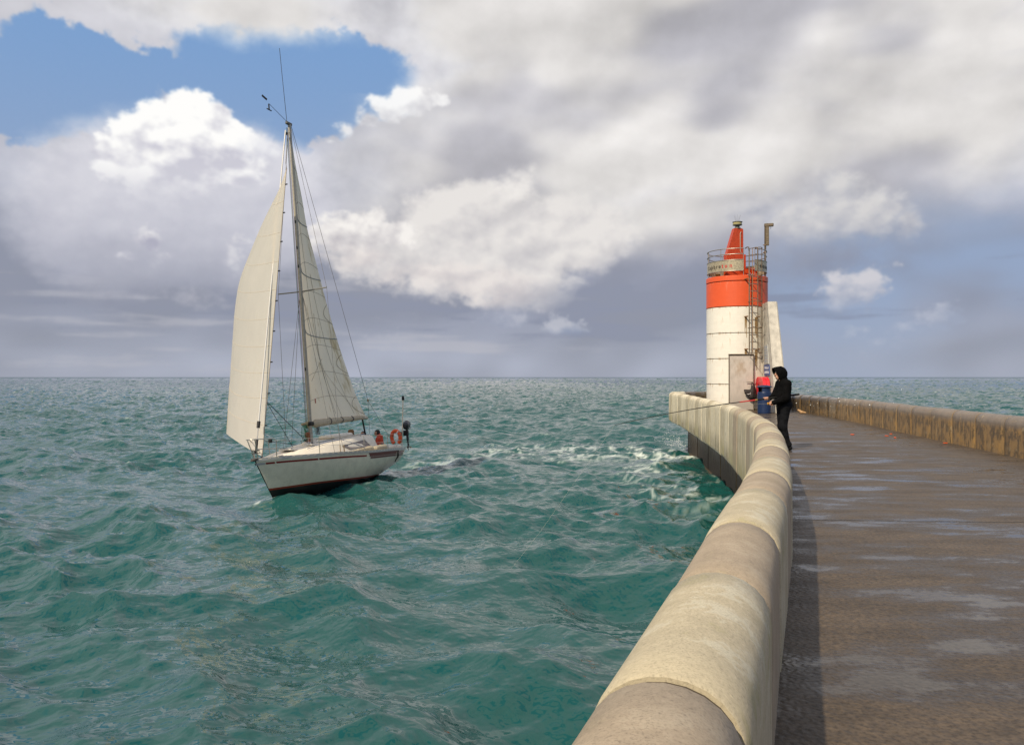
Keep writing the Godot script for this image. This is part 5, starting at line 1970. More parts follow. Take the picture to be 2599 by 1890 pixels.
func build_boat() -> void:
	yacht = thing("sailing_yacht", "cream sailing yacht under mainsail and jib, heeling as it passes the pier", "sailboat", BOAT)
	var y := yacht
	var gel := weathered(lin(0.88, 0.81, 0.64), 0.25, 0.07, 0.0, 0.5)
	gel.clearcoat_enabled = true
	gel.clearcoat = 0.4
	gel.clearcoat_roughness = 0.1
	var deck_m := weathered(lin(0.90, 0.83, 0.70), 0.5, 0.06, 0.0, 0.8)
	var maroon := mat(lin(0.20, 0.016, 0.013), 0.35)
	var maroon2 := weathered(lin(0.22, 0.055, 0.045), 0.5, 0.25, 0.0, 3.0)
	var grey_m := mat(lin(0.33, 0.33, 0.34), 0.4)
	var alu := mat(lin(0.42, 0.43, 0.42), 0.4, 0.4)
	var steel := mat(lin(0.55, 0.52, 0.47), 0.28, 0.8)
	var rope_dark := mat(lin(0.03, 0.035, 0.06), 0.8)
	var sheer := func(t): return table(SHEER, lerpf(-4.1, 4.1, t))
	var keel := func(t): return table(KEEL, lerpf(-4.1, 4.1, t))
	var K := func(v): return func(t): return table(BOOT, lerpf(-4.1, 4.1, t)) + v - 0.115
	var below := func(d): return func(t): return table(SHEER, lerpf(-4.1, 4.1, t)) - d
	# topsides, boot stripe and bottom, with the transom
	var h := obj("hull", strip(0.0, 1.0, K.call(0.115), sheer, 0.0, 72, 10), gel, y)
	obj("boot_stripe", strip(0.0, 1.0, K.call(0.055), K.call(0.117), 0.002, 72, 2), mat(lin(0.24, 0.035, 0.014), 0.4), y)
	obj("bottom", strip(0.0, 1.0, keel, K.call(0.057), 0.0, 72, 10), weathered(lin(0.011, 0.010, 0.010), 0.45, 0.2, 0.0, 1.5), y)
	var tst := begin()
	var tc := Vector3(-3.85, 0.45, 0)
	var rim := []
	for k in 11:
		rim.append(hull(0.0, hull_y(0.0, k / 10.0), -1.0))
	for k in range(10, -1, -1):
		rim.append(hull(0.0, hull_y(0.0, k / 10.0), 1.0))
	for k in rim.size():
		tri(tst, tc, rim[(k + 1) % rim.size()], rim[k], 0)
	obj("transom", done(tst), gel, y)
	# bands along the topsides
	var S0 := 0.10
	var band := func(x0: float, x1: float, d0: float, d1: float, m: Material, called := "stripe"):
		var t0 := hull_t(x0, 0.9)
		var t1 := hull_t(x1, 0.9)
		for side in [-1, 1]:
			obj(called, strip(t0, t1, below.call(d1), below.call(d0), 0.003, maxi(3, int(absf(x1 - x0) * 6)), 1, [side]), m, y)
	band.call(3.80, 4.06, S0, S0 + 0.06, grey_m)
	band.call(3.52, 3.78, S0, S0 + 0.06, maroon)
	band.call(2.10, 3.48, S0, S0 + 0.06, maroon)
	band.call(-0.36, 2.06, S0, S0 + 0.06, maroon)
	band.call(-3.2, -0.50, 0.035, 0.085, maroon2)
	band.call(-3.0, -0.56, 0.085, 0.165, maroon2)
	band.call(-3.0, -0.64, 0.180, 0.235, maroon2)
	for d in [0.075, 0.135, 0.195]:
		band.call(-4.06, -3.05, d, d + 0.036, maroon2)
	for d in [0.172, 0.242]:
		band.call(-4.06, -0.60, d - 0.003, d + 0.004, grey_m)
	# black seahorse and worn pale letters on the port quarter
	var sea := begin()
	var Q := func(x, yy): return hull(hull_t(x, yy), yy, -1.0, 0.006)
	tube(sea, [Q.call(-3.07, 0.66), Q.call(-3.02, 0.70), Q.call(-2.97, 0.66), Q.call(-3.00, 0.60), Q.call(-3.06, 0.53), Q.call(-3.06, 0.46), Q.call(-3.0, 0.40), Q.call(-2.98, 0.34), Q.call(-3.03, 0.29), Q.call(-3.08, 0.31)], [0.012, 0.030, 0.030, 0.028, 0.045, 0.042, 0.026, 0.020, 0.016, 0.008], 6)
	obj("seahorse_emblem", done(sea), M.black, y)
	var wl := begin()
	for k in 5:
		var x0 := -3.22 - k * 0.10
		tube(wl, [Q.call(x0, 0.56 + 0.01 * k), Q.call(x0 - 0.02, 0.68)], 0.010, 4)
		tube(wl, [Q.call(x0, 0.66), Q.call(x0 - 0.06, 0.58 + 0.03 * (k % 3))], 0.009, 4)
	var wo := obj("worn_lettering", done(wl), mat(lin(0.6, 0.45, 0.42), 0.6), y)
	wo.set_meta("kind", "stuff")
	# aluminium toe rail with pale slots
	var rst := begin()
	for side in [-1, 1]:
		for i in 60:
			var q := []
			for e in [0, 1]:
				var t := float(i + e) / 60.0
				var p := hull(t, sheer.call(t), side)
				q.append([p + Vector3(0, -0.035, side * 0.012), p + Vector3(0, 0.055, side * 0.012), p + Vector3(0, 0.055, -side * 0.02), p + Vector3(0, -0.0, -side * 0.02)])
			for k in 3:
				if side < 0:
					quad(rst, q[0][k], q[0][k + 1], q[1][k + 1], q[1][k], k + 1)
				else:
					quad(rst, q[1][k], q[1][k + 1], q[0][k + 1], q[0][k], k + 1)
	var rail := obj("toe_rail", done(rst), alu, y)
	var sst := begin()
	for i in 34:
		var t := (i + 0.5) / 34.0
		var a := hull(t - 0.005, sheer.call(t), -1.0) + Vector3(0, 0.022, -0.0155)
		var b := hull(t + 0.005, sheer.call(t), -1.0) + Vector3(0, 0.022, -0.0155)
		box(sst, Vector3((b - a).length(), 0.022, 0.004), Transform3D(Basis((b - a).normalized(), Vector3.UP, (b - a).normalized().cross(Vector3.UP)), (a + b) * 0.5), 0.001)
	var so := obj("slots", done(sst), mat(lin(0.66, 0.60, 0.48), 0.5), rail)
	so.set_meta("kind", "stuff")

	# deck with a cockpit well
	var dst := begin()
	var N := 60
	for i in N:
		var q := []
		for e in [0, 1]:
			var t := float(i + e) / N
			var p := hull(t, sheer.call(t), -1.0)
			var s := hull(t, sheer.call(t), 1.0)
			var well := 0.0 if p.x > -2.05 or p.x < -3.75 else 0.52
			q.append([p + Vector3(0, 0.0, 0.01), Vector3(p.x, p.y + 0.03, -maxf(well, absf(p.z) * 0.5)), Vector3(p.x, p.y + 0.045, -well), Vector3(p.x, p.y + 0.045, well), Vector3(s.x, s.y + 0.03, maxf(well, absf(s.z) * 0.5)), s - Vector3(0, 0, 0.01)])
		for k in 5:
			if k == 2:
				continue
			quad(dst, q[0][k], q[1][k], q[1][k + 1], q[0][k + 1], 0)
	obj("deck", done(dst), deck_m, y)
	var wst := begin()
	box(wst, Vector3(1.7, 0.04, 1.04), at(Vector3(-2.9, 0.42, 0)))
	for side in [-1, 1]:
		box(wst, Vector3(1.7, 0.40, 0.05), at(Vector3(-2.9, 0.60, side * 0.55)))
		box(wst, Vector3(1.7, 0.05, 0.30), at(Vector3(-2.9, 0.62, side * 0.40)))
	box(wst, Vector3(0.05, 0.5, 1.1), at(Vector3(-3.78, 0.56, 0)))
	obj("cockpit", done(wst), deck_m, y)
	for side in [-1, 1]:
		var cst := begin()
		box(cst, Vector3(1.95, 0.17, 0.30), Transform3D(Basis(Vector3(0, 0, 1), 0.045), Vector3(-2.95, 0.855, side * 0.73)), 0.06)
		obj("coaming", done(cst), deck_m, y)

	# cabin top, a long low wedge
	var CAB := [[3.72, 0.22, 0.16, 1.095], [3.3, 0.46, 0.36, 1.135], [2.6, 0.74, 0.58, 1.205], [1.8, 0.94, 0.72, 1.285], [1.0, 1.04, 0.80, 1.365], [0.2, 1.09, 0.84, 1.425], [-0.6, 1.09, 0.84, 1.455], [-1.4, 1.06, 0.82, 1.455], [-1.78, 1.03, 0.79, 1.45], [-2.10, 1.00, 0.78, 1.03]]
	var kst := begin()
	var rows := []
	var cabin_side := func(x: float, k: float, side: float) -> Vector3:
		for i in CAB.size() - 1:
			if x <= CAB[i][0] and x >= CAB[i + 1][0]:
				var u: float = (CAB[i][0] - x) / (CAB[i][0] - CAB[i + 1][0])
				var wb := lerpf(CAB[i][1], CAB[i + 1][1], u)
				var wt := lerpf(CAB[i][2], CAB[i + 1][2], u)
				var top := lerpf(CAB[i][3], CAB[i + 1][3], u)
				var yb := table(SHEER, x) + 0.025
				return Vector3(x, lerpf(yb, top - 0.075, k), side * lerpf(wb, wt, pow(k, 1.3)))
		return Vector3.ZERO
	for c in CAB:
		var yb: float = table(SHEER, c[0]) + 0.01
		var row := []
		var half := [Vector2(c[1] + 0.02, yb), Vector2(lerpf(c[1], c[2], 0.35), lerpf(yb, c[3] - 0.075, 0.45)), Vector2(lerpf(c[1], c[2], 0.8), lerpf(yb, c[3] - 0.075, 0.85)), Vector2(c[2], c[3] - 0.065), Vector2(c[2] * 0.85, c[3] - 0.035), Vector2(c[2] * 0.5, c[3] - 0.008), Vector2(0, c[3])]
		for q in half:
			row.append(Vector3(c[0], q.y, -q.x))
		for k in range(5, -1, -1):
			row.append(Vector3(c[0], half[k].y, half[k].x))
		rows.append(row)
	for i in rows.size() - 1:
		for k in 12:
			quad(kst, rows[i][k], rows[i][k + 1], rows[i + 1][k + 1], rows[i + 1][k], 0 if i < rows.size() - 2 else 2)
	obj("cabin", done(kst), deck_m, y)
	# windows in the cabin sides
	for side in [-1, 1]:
		var gst := begin()
		var w := [cabin_side.call(0.62, 0.62, side), cabin_side.call(-0.98, 0.80, side), cabin_side.call(-1.22, 0.30, side), cabin_side.call(0.30, 0.26, side)]
		var n: Vector3 = Vector3(0, 0.45, side * 0.9).normalized() * 0.02
		for k in 4:
			w[k] += n
		if side < 0:
			quad(gst, w[0], w[1], w[2], w[3])
		else:
			quad(gst, w[3], w[2], w[1], w[0])
		obj("window", done(gst), mat(lin(0.13, 0.105, 0.105), 0.08), y)
		var fst := begin()
		tube(fst, [w[0], w[1], w[2], w[3]], 0.012, 5, true)
		obj("window_frame", done(fst), mat(lin(0.3, 0.28, 0.26), 0.4), y)
	# hatches in the cabin top
	var tilt := Basis(Vector3(0, 0, 1), 0.10)
	for hh in [[2.45, 1.25, -0.10, 0.52, 0.46], [1.55, 1.335, -0.36, 0.34, 0.20]]:
		var hst := begin()
		var tr := Transform3D(tilt, Vector3(hh[0], hh[1], hh[2]))
		box(hst, Vector3(hh[3], 0.05, hh[4]), tr, 0.012)
		var fr := obj("hatch", done(hst), mat(lin(0.62, 0.6, 0.55), 0.4), y)
		var gst := begin()
		box(gst, Vector3(hh[3] - 0.07, 0.012, hh[4] - 0.07), tr * at(Vector3(0, 0.030, 0)), 0.003)
		obj("pane", done(gst), mat(lin(0.13, 0.13, 0.22), 0.08), fr)
		for s in [-1, 1]:
			var kk := begin()
			box(kk, Vector3(0.09, 0.02, 0.02), tr * at(Vector3(0.05, 0.045, s * hh[4] * 0.28)))
			obj("latch", done(kk), M.black, fr)
	var bst := begin()
	box(bst, Vector3(1.25, 0.13, 0.72), Transform3D(Basis(Vector3(0, 0, 1), -0.02), Vector3(-0.55, 1.50, 0.0)), 0.05)
	obj("sliding_hatch", done(bst), deck_m, y)
	for s in [-1, 1]:
		line(y, "grab_rail", [Vector3(0.55, 1.36, s * 0.62), Vector3(0.5, 1.44, s * 0.62), Vector3(-1.2, 1.49, s * 0.62), Vector3(-1.25, 1.41, s * 0.62)], 0.017, steel, 6)
	var mound := begin()
	sdf(mound, [[Vector3(1.35, 1.33, 0.05), Vector3(0.75, 1.38, 0.05), 0.10, 0.10]], 0.03, 0.05)
	obj("mast_step", done(mound), deck_m, y)

	# mast, boom, spreaders
	var mb := Vector3(1.02, 1.34, 0)
	var mt := Vector3(0.925, 12.43, 0)
	var mast_m := weathered(lin(0.46, 0.43, 0.36), 0.45, 0.1, 0.0, 1.5, 0.25)
	var mst := begin()
	var ring := []
	for k in 14:
		var a := TAU * k / 14.0
		ring.append(Vector3(cos(a) * 0.088 * (1.0 if cos(a) > 0 else 0.85), 0, sin(a) * 0.066))
	for k in 14:
		var k2 := (k + 1) % 14
		quad(mst, mb + ring[k], mt + ring[k] * 0.8, mt + ring[k2] * 0.8, mb + ring[k2], 0)
	obj("mast", done(mst), mast_m, y)
	var on_mast := func(yy: float) -> Vector3: return mb.lerp(mt, (yy - mb.y) / (mt.y - mb.y))
	var gr := begin()
	box(gr, Vector3(0.02, 9.9, 0.022), Transform3D(Basis((Vector3(1, 0.0086, 0)).normalized(), (mt - mb).normalized(), Vector3(0, 0, 1)), on_mast.call(7.3) + Vector3(-0.073, 0, 0)), 0.004)
	obj("mast_track", done(gr), mat(lin(0.06, 0.06, 0.06), 0.6), y)
	for q in [[9.0, 0.0], [8.1, 0.0], [7.45, 0.0], [3.9, 0.0]]:
		var bs := begin()
		box(bs, Vector3(0.04, 0.11, 0.04), at(on_mast.call(q[0]) + Vector3(0.08, 0, -0.02)))
		obj("mast_fitting", done(bs), M.black, y)
	var msh := begin()
	box(msh, Vector3(0.30, 0.10, 0.10), at(mt + Vector3(0.04, 0.02, 0)), 0.02)
	obj("masthead", done(msh), mat(lin(0.08, 0.08, 0.075), 0.5), y)
	var pul := begin()
	box(pul, Vector3(0.09, 0.11, 0.06), at(mt + Vector3(0.25, -0.38, 0)), 0.02)
	obj("halyard_block", done(pul), M.black, y)
	line(y, "whip_antenna", [mt + Vector3(0.14, 0.05, 0), mt + Vector3(0.22, 1.6, 0), mt + Vector3(0.26, 2.6, 0)], 0.009, M.black)
	var vane := line(y, "wind_vane", [mt + Vector3(0.14, 0.06, 0), mt + Vector3(0.62, 0.62, 0.35)], 0.008, M.black)
	var vst := begin()
	box(vst, Vector3(0.22, 0.085, 0.012), Transform3D(Basis(Vector3(0.8, 0.5, 0.3).normalized(), Vector3(-0.5, 0.85, 0).normalized(), Vector3(0, 0, 1)).orthonormalized(), mt + Vector3(0.74, 0.80, 0.42)))
	box(vst, Vector3(0.05, 0.20, 0.03), at(mt + Vector3(0.62, 0.50, 0.35)))
	tube(vst, [mt + Vector3(0.50, 0.40, 0.35), mt + Vector3(0.74, 0.40, 0.35)], 0.022, 6)
	obj("vane_blade", done(vst), M.black, vane)
	var sp := on_mast.call(6.58) as Vector3
	for s in [-1, 1]:
		line(y, "spreader", [sp + Vector3(0, 0, s * 0.06), sp + Vector3(-0.08, 0.04, s * 0.98)], 0.022, mat(lin(0.12, 0.12, 0.11), 0.5), 6)
	var goose := on_mast.call(2.03) as Vector3 + Vector3(-0.09, 0, 0)
	var bend := Vector3(-2.38, 2.06, -0.28)
	line(y, "boom", [goose, bend], 0.058, weathered(lin(0.55, 0.48, 0.38), 0.45, 0.1, 0.0, 1.5, 0.2), 10)
	line(y, "boom_strut", [bend.lerp(goose, 0.09) + Vector3(0, -0.06, 0), Vector3(-2.50, 1.34, -0.1)], 0.032, M.black, 8)
	var tk := begin()
	box(tk, Vector3(0.10, 0.10, 0.10), at(Vector3(-2.50, 1.30, -0.1)), 0.03)
	obj("traveller_block", done(tk), M.black, y)
	var rb := begin()
	var bp := []
	var br := []
	for k in 15:
		var u := k / 14.0
		bp.append(goose.lerp(bend, u * 0.97) + Vector3(0, 0.035 - 0.045 * (1.0 - u), 0.01 * sin(k * 2.0)))
		br.append(lerpf(0.155, 0.075, pow(u, 0.7)) * (1.0 + 0.05 * sin(k * 2.4)))
	br[0] = 0.07
	br[14] = 0.03
	tube(rb, bp, br, 12)
	obj("reefed_foot", done(rb), weathered(lin(0.62, 0.53, 0.38), 0.75, 0.12, 0.6, 2.0), y)
	for u in [0.30, 0.52, 0.72]:
		var q: Vector3 = goose.lerp(bend, u * 0.97) + Vector3(0, 0.02, 0)
		var rr := lerpf(0.158, 0.078, pow(u, 0.7)) * 1.05
		var loop := []
		for k in 12:
			loop.append(q + Vector3(0, cos(TAU * k / 12.0) * rr, sin(TAU * k / 12.0) * rr))
		var ts := begin()
		tube(ts, loop, 0.012, 5, true)
		obj("sail_tie", done(ts), rope_dark, y)
	var tip := begin()
	sdf(tip, [[goose + Vector3(0.05, 0.02, 0.02), goose + Vector3(0.42, 0.0, 0.1), 0.09, 0.035], [goose + Vector3(0.0, -0.03, 0), goose + Vector3(0.2, -0.10, 0.05), 0.08, 0.05]], 0.022, 0.03)
	obj("loose_cloth", done(tip), weathered(lin(0.45, 0.36, 0.20), 0.8, 0.15, 0.0, 2.0), y)
	var gf := begin()
	box(gf, Vector3(0.26, 0.14, 0.20), at(goose + Vector3(0.09, 0.0, 0)), 0.03)
	obj("gooseneck", done(gf), M.black, y)

	# sails
	var seam := mat(lin(0.24, 0.20, 0.15), 0.8)
	var jm := sail_cloth(601, 0.12)
	var jt := Node3D.new()
	jt.name = "jib"
	y.add_child(jt, true)
	var JL := [[0.0, Vector3(1.75, 10.632, -0.311)], [0.089, Vector3(1.739, 10.041, 0.015)], [0.163, Vector3(1.73, 9.553, 0.379)], [0.235, Vector3(1.721, 9.075, 0.739)], [0.381, Vector3(1.703, 8.064, 1.401)], [0.51, Vector3(1.687, 7.157, 1.93)], [0.655, Vector3(1.669, 6.117, 2.25)], [0.77, Vector3(1.655, 5.274, 2.412)], [0.89, Vector3(1.63, 3.8, 2.68)], [0.96, Vector3(1.616, 2.6, 2.88)], [1.0, Vector3(1.6, 1.939, 2.985)]]
	for k in JL.size():
		JL[k][0] = (10.632 - (JL[k][1] as Vector3).y) / (10.632 - 1.939)
	var luff := func(v: float) -> Vector3: return Vector3(1.75, 10.632, -0.311).lerp(Vector3(3.75, 1.164, -0.015), v)
	var leech := func(v: float) -> Vector3: return curve_at(JL, v)
	var belly := func(u: float, v: float) -> Vector3:
		var chord := ((luff.call(v) as Vector3) - (leech.call(v) as Vector3)).length()
		var b := pow(u, 0.9) * (1.0 - u) * 4.0
		var fold := 0.02 * sin(u * 26.0 + v * 5.0) * smoothstep(0.45, 0.1, v) * b
		var foot := 0.24 * 4.0 * u * (1.0 - u) * smoothstep(0.80, 1.0, v)
		return Vector3(0.95, 0, 0.30) * (0.105 * chord * b + fold) + Vector3(0, foot, 0)
	sail(jt, luff, leech, belly, [0.0, 0.12, 0.235, 0.34, 0.44, 0.54, 0.635, 0.725, 0.81, 0.90, 1.0], jm, mat(lin(0.5, 0.43, 0.33), 0.8), -0.012)
	var lpts := []
	for k in 21:
		lpts.append(luff.call(k / 20.0))
	line(jt, "luff_wire", lpts, 0.011, seam)
	for k in 9:
		var hk := begin()
		box(hk, Vector3(0.03, 0.04, 0.09), at((luff.call(0.06 + k * 0.105) as Vector3) + Vector3(0, 0, -0.04)))
		obj("hank", done(hk), M.black, jt)
	var patch := begin()
	for q in [[0.80, 0.90, 0.985], [0.965, 0.80, 0.97]]:
		var pp := []
		for k in 6:
			var v := lerpf(q[1], q[2], k / 5.0)
			pp.append((luff.call(v) as Vector3).lerp(leech.call(v), q[0]) + (belly.call(q[0], v) as Vector3) + Vector3(0.012, 0, -0.012))
		tube(patch, pp, 0.008, 4)
	obj("tape", done(patch), mat(lin(0.42, 0.34, 0.22), 0.8), jt)
	line(jt, "head_tackle", [luff.call(0.0), (luff.call(0.0) as Vector3) + Vector3(-0.05, 0.22, 0.05), on_mast.call(12.2) + Vector3(0.14, 0, 0)], 0.010, M.wire)

	var mm := sail_cloth(641, 0.75)
	var ms := Node3D.new()
	ms.name = "mainsail"
	y.add_child(ms, true)
	var ML := [[0.0, Vector3(0.87, 12.018, 0.0)], [0.1, Vector3(0.771, 11.024, -0.029)], [0.21, Vector3(0.582, 9.924, -0.061)], [0.33, Vector3(0.409, 8.704, -0.096)], [0.41, Vector3(0.159, 7.901, -0.12)], [0.61, Vector3(-0.438, 5.951, -0.176)], [0.8, Vector3(-1.181, 4.073, -0.228)], [0.97, Vector3(-2.006, 2.5, -0.274)], [1.0, Vector3(-2.30, 2.12, -0.28)]]
	for k in ML.size():
		ML[k][0] = (12.018 - (ML[k][1] as Vector3).y) / (12.018 - 2.12)
	var mluff := func(v: float) -> Vector3: return on_mast.call(lerpf(12.05, 2.10, v)) + Vector3(-0.08, 0, 0)
	var mleech := func(v: float) -> Vector3: return curve_at(ML, v)
	var mbelly := func(u: float, v: float) -> Vector3:
		var chord := ((mluff.call(v) as Vector3) - (mleech.call(v) as Vector3)).length()
		return Vector3(0.1, 0, 1.0) * 0.10 * chord * pow(u, 0.85) * (1.0 - u) * 4.0 * smoothstep(1.0, 0.75, v)
	sail(ms, mluff, mleech, mbelly, [0.0, 0.13, 0.25, 0.36, 0.46, 0.56, 0.655, 0.75, 0.845, 0.93, 1.0], mm, seam, 0.020)
	var on_main := func(u: float, v: float) -> Vector3: return (mluff.call(v) as Vector3).lerp(mleech.call(v), u) + (mbelly.call(u, v) as Vector3) + Vector3(0.02, 0, -0.018)
	for b in [[0.29, 0.315], [0.475, 0.50], [0.69, 0.71]]:
		var pp := []
		for k in 11:
			pp.append(on_main.call(k / 10.0, lerpf(b[0] - 0.012, b[1], pow(k / 10.0, 0.4))))
		line(ms, "batten", pp, 0.017, mat(lin(0.22, 0.25, 0.27), 0.6), 5)
	for b in [[0.30, 0.10, 0.55, 0.99], [0.62, 0.48, 0.80, 0.985], [0.52, 0.62, 0.45, 0.98], [0.12, 0.86, 0.55, 0.78], [0.45, 0.79, 0.86, 0.975]]:
		var pp := []
		for k in 9:
			pp.append(on_main.call(lerpf(b[0], b[2], k / 8.0), lerpf(b[1], b[3], k / 8.0)))
		line(ms, "reef_line", pp, 0.006, seam, 4)
	for b in [[0.90, 0.62], [0.92, 0.80], [0.90, 0.955]]:
		# grubby patches at the reef points along the leech
		var ps := begin()
		var loop := []
		for k in 9:
			var w := sin(PI * k / 8.0)
			loop.append(on_main.call(0.995 - 0.16 * w, b[1] - 0.035 + k * 0.009))
		tube(ps, loop, 0.008, 4)
		obj("patch", done(ps), seam, ms)
	var tel := begin()
	box(tel, Vector3(0.05, 0.16, 0.01), at(on_main.call(0.12, 0.93) + Vector3(0, 0, -0.01)))
	obj("telltale", done(tel), mat(lin(0.3, 0.03, 0.03), 0.7), ms)

	# standing rigging
	var foil_t := Vector3(1.189, 12.15, 0)
	var foil_b := Vector3(4.027, 1.299, 0)
	var F := func(u: float) -> Vector3: return foil_t.lerp(foil_b, u)
	line(y, "forestay_foil", [F.call(0.0), F.call(0.915)], 0.024, mat(lin(0.55, 0.54, 0.52), 0.4), 8)
	line(y, "foil_swivel", [F.call(0.912), F.call(0.93)], 0.055, M.black, 10)
	line(y, "forestay_wire", [F.call(0.93), F.call(0.965)], 0.016, steel, 6)
	line(y, "foil_foot", [F.call(0.962), F.call(0.995)], 0.038, M.black, 8)
	var dr := begin()
	lathe(dr, [Vector2(0, -0.05), Vector2(0.12, -0.05), Vector2(0.12, -0.03), Vector2(0.05, -0.02), Vector2(0.05, 0.03), Vector2(0.12, 0.04), Vector2(0.12, 0.06), Vector2(0, 0.06)], at(foil_b + Vector3(0.0, 0.02, 0)), 18, -1)
	obj("furling_drum", done(dr), mat(lin(0.05, 0.05, 0.05), 0.4), y)
	for s in [-1, 1]:
		var tipp := sp + Vector3(-0.08, 0.04, s * 0.98)
		var chain := Vector3(0.95, 0.95, s * 1.08)
		line(y, "cap_shroud", [mt + Vector3(0, -0.1, s * 0.05), tipp, chain], 0.0065, M.wire)
		line(y, "lower_shroud", [sp + Vector3(0, -0.1, s * 0.05), Vector3(0.70, 0.94, s * 1.08)], 0.0065, M.wire)
		line(y, "lower_shroud", [sp + Vector3(0, -0.1, s * 0.05), Vector3(1.25, 0.97, s * 1.04)], 0.0065, M.wire)
		for x in [0.95, 0.70]:
			line(y, "turnbuckle", [Vector3(x, 0.94, s * 1.08), Vector3(x + 0.005, 1.24, s * 1.077)], 0.014, mat(lin(0.28, 0.2, 0.12), 0.4, 0.5), 6)
	var fork := Vector3(-3.05, 2.72, 0.0)
	line(y, "backstay", [mt + Vector3(-0.1, 0.0, 0), fork], 0.0075, M.wire)
	line(y, "backstay_leg", [fork, Vector3(-3.95, 0.80, -0.55)], 0.0065, M.wire)
	line(y, "backstay_leg", [fork, Vector3(-3.95, 0.80, 0.55)], 0.0065, M.wire)
	var fb := begin()
	box(fb, Vector3(0.06, 0.12, 0.05), at(fork), 0.015)
	obj("backstay_bridle", done(fb), mat(lin(0.25, 0.16, 0.08), 0.6), y)
	for x in [0.18, 0.12, -0.05]:
		line(y, "halyard", sag(on_mast.call(12.3) + Vector3(x * 0.7, 0, 0.04), on_mast.call(2.0) + Vector3(x, 0, 0.05), 0.0, 4), 0.009, mat(lin(0.08, 0.16, 0.15) if x > 0.15 else lin(0.2, 0.08, 0.06), 0.8))
	var inhaul := Vector3(3.30, 2.90, 0.05)
	line(y, "sheet", [inhaul, Vector3(1.30, 1.40, -0.05)], 0.012, rope_dark)
	line(y, "sheet", [inhaul, Vector3(1.95, 1.32, 0.1)], 0.009, rope_dark)
	line(y, "sheet", sag(Vector3(1.6, 1.95, 2.98), Vector3(-2.0, 1.05, 1.15), 0.1), 0.010, rope_dark)
	# lines led aft along the cabin
	line(y, "deck_line", [Vector3(2.2, 1.24, -0.62), Vector3(1.2, 1.37, -0.66), Vector3(0.4, 1.40, -0.80), Vector3(-0.8, 1.0, -1.10), Vector3(-1.9, 0.93, -1.12)], 0.011, mat(lin(0.16, 0.20, 0.34), 0.8))
	line(y, "deck_line", [Vector3(1.0, 1.37, -0.2), Vector3(0.3, 1.44, -0.5), Vector3(-1.75, 1.47, -0.5)], 0.013, mat(lin(0.06, 0.16, 0.24), 0.8))
	# rope coils on the mast
	var coil := func(c: Vector3, wid: float, tall: float, m: Material):
		var cs := begin()
		for k in 4:
			var pts := []
			for j in 20:
				var a := TAU * j / 20.0
				pts.append(c + Vector3(sin(a) * wid * (0.7 + 0.12 * k) + 0.02 * k, -tall * 0.5 * (1.0 - cos(a)), 0.03 * (k - 1.5)))
			tube(cs, pts, 0.010, 5, true)
		obj("rope_coil", done(cs), m, y)
	coil.call(Vector3(1.22, 2.0, 0.06), 0.10, 0.55, mat(lin(0.012, 0.14, 0.06), 0.8))
	coil.call(Vector3(1.15, 1.75, 0.02), 0.05, 0.38, mat(lin(0.40, 0.10, 0.04), 0.8))
	coil.call(Vector3(0.62, 1.98, -0.05), 0.06, 0.34, mat(lin(0.10, 0.12, 0.13), 0.8))

	# pulpit, stanchions and guard rails
	var pul2 := [[3.52, 0.45, 3.56, 0.56], [4.20, 0.14, 4.06, 0.05]]
	line(y, "pulpit_rail", [Vector3(3.56, 1.08, -0.40), Vector3(3.60, 1.62, -0.46), Vector3(3.70, 1.69, -0.44), Vector3(4.22, 1.72, -0.16), Vector3(4.30, 1.72, 0), Vector3(4.22, 1.72, 0.16), Vector3(3.70, 1.69, 0.44), Vector3(3.60, 1.62, 0.46), Vector3(3.56, 1.08, 0.40)], 0.017, steel, 6)
	for s in [-1, 1]:
		line(y, "pulpit_leg", [Vector3(4.22, 1.72, s * 0.14), Vector3(4.03, 1.10, s * 0.06)], 0.016, steel, 6)
		line(y, "pulpit_bar", [Vector3(3.58, 1.38, s * 0.43), Vector3(4.12, 1.41, s * 0.10)], 0.013, steel, 6)
	var nl := begin()
	box(nl, Vector3(0.10, 0.11, 0.09), at(Vector3(3.68, 1.62, -0.30)))
	obj("bow_light", done(nl), M.black, y)
	var ch := begin()
	box(ch, Vector3(0.42, 0.07, 0.16), at(Vector3(4.0, 1.10, 0)), 0.02)
	box(ch, Vector3(0.30, 0.05, 0.10), at(Vector3(4.12, 1.07, 0)), 0.015)
	obj("bow_roller", done(ch), mat(lin(0.09, 0.08, 0.07), 0.4, 0.5), y)
	line(y, "tack_shackle", [Vector3(3.75, 1.16, 0), Vector3(3.80, 1.08, 0)], 0.03, mat(lin(0.12, 0.11, 0.1), 0.4, 0.5), 6)
	var cl := begin()
	box(cl, Vector3(0.26, 0.05, 0.06), at(Vector3(3.30, 1.12, -0.36)), 0.015)
	obj("cleat", done(cl), steel, y)
	for s in [-1, 1]:
		var tops := [Vector3(3.58, 1.62, s * 0.455)]
		var mids := [Vector3(3.57, 1.38, s * 0.43)]
		for q in [[2.03, 0.96], [-0.33, 1.26], [-2.18, 1.19]]:
			var base := Vector3(q[0], table(SHEER, q[0]) + 0.02, s * q[1])
			var topp := base + Vector3(0.02, 0.55, s * 0.02)
			line(y, "stanchion", [base, topp], 0.013, steel, 6)
			tops.append(topp)
			mids.append(base.lerp(topp, 0.52))
		tops.append(Vector3(-3.50, 1.36, s * 0.92))
		mids.append(Vector3(-3.55, 1.08, s * 0.96))
		line(y, "guard_rail", tops, 0.006, mat(lin(0.45, 0.42, 0.36), 0.5))
		line(y, "guard_rail", mids, 0.006, mat(lin(0.45, 0.42, 0.36), 0.5))
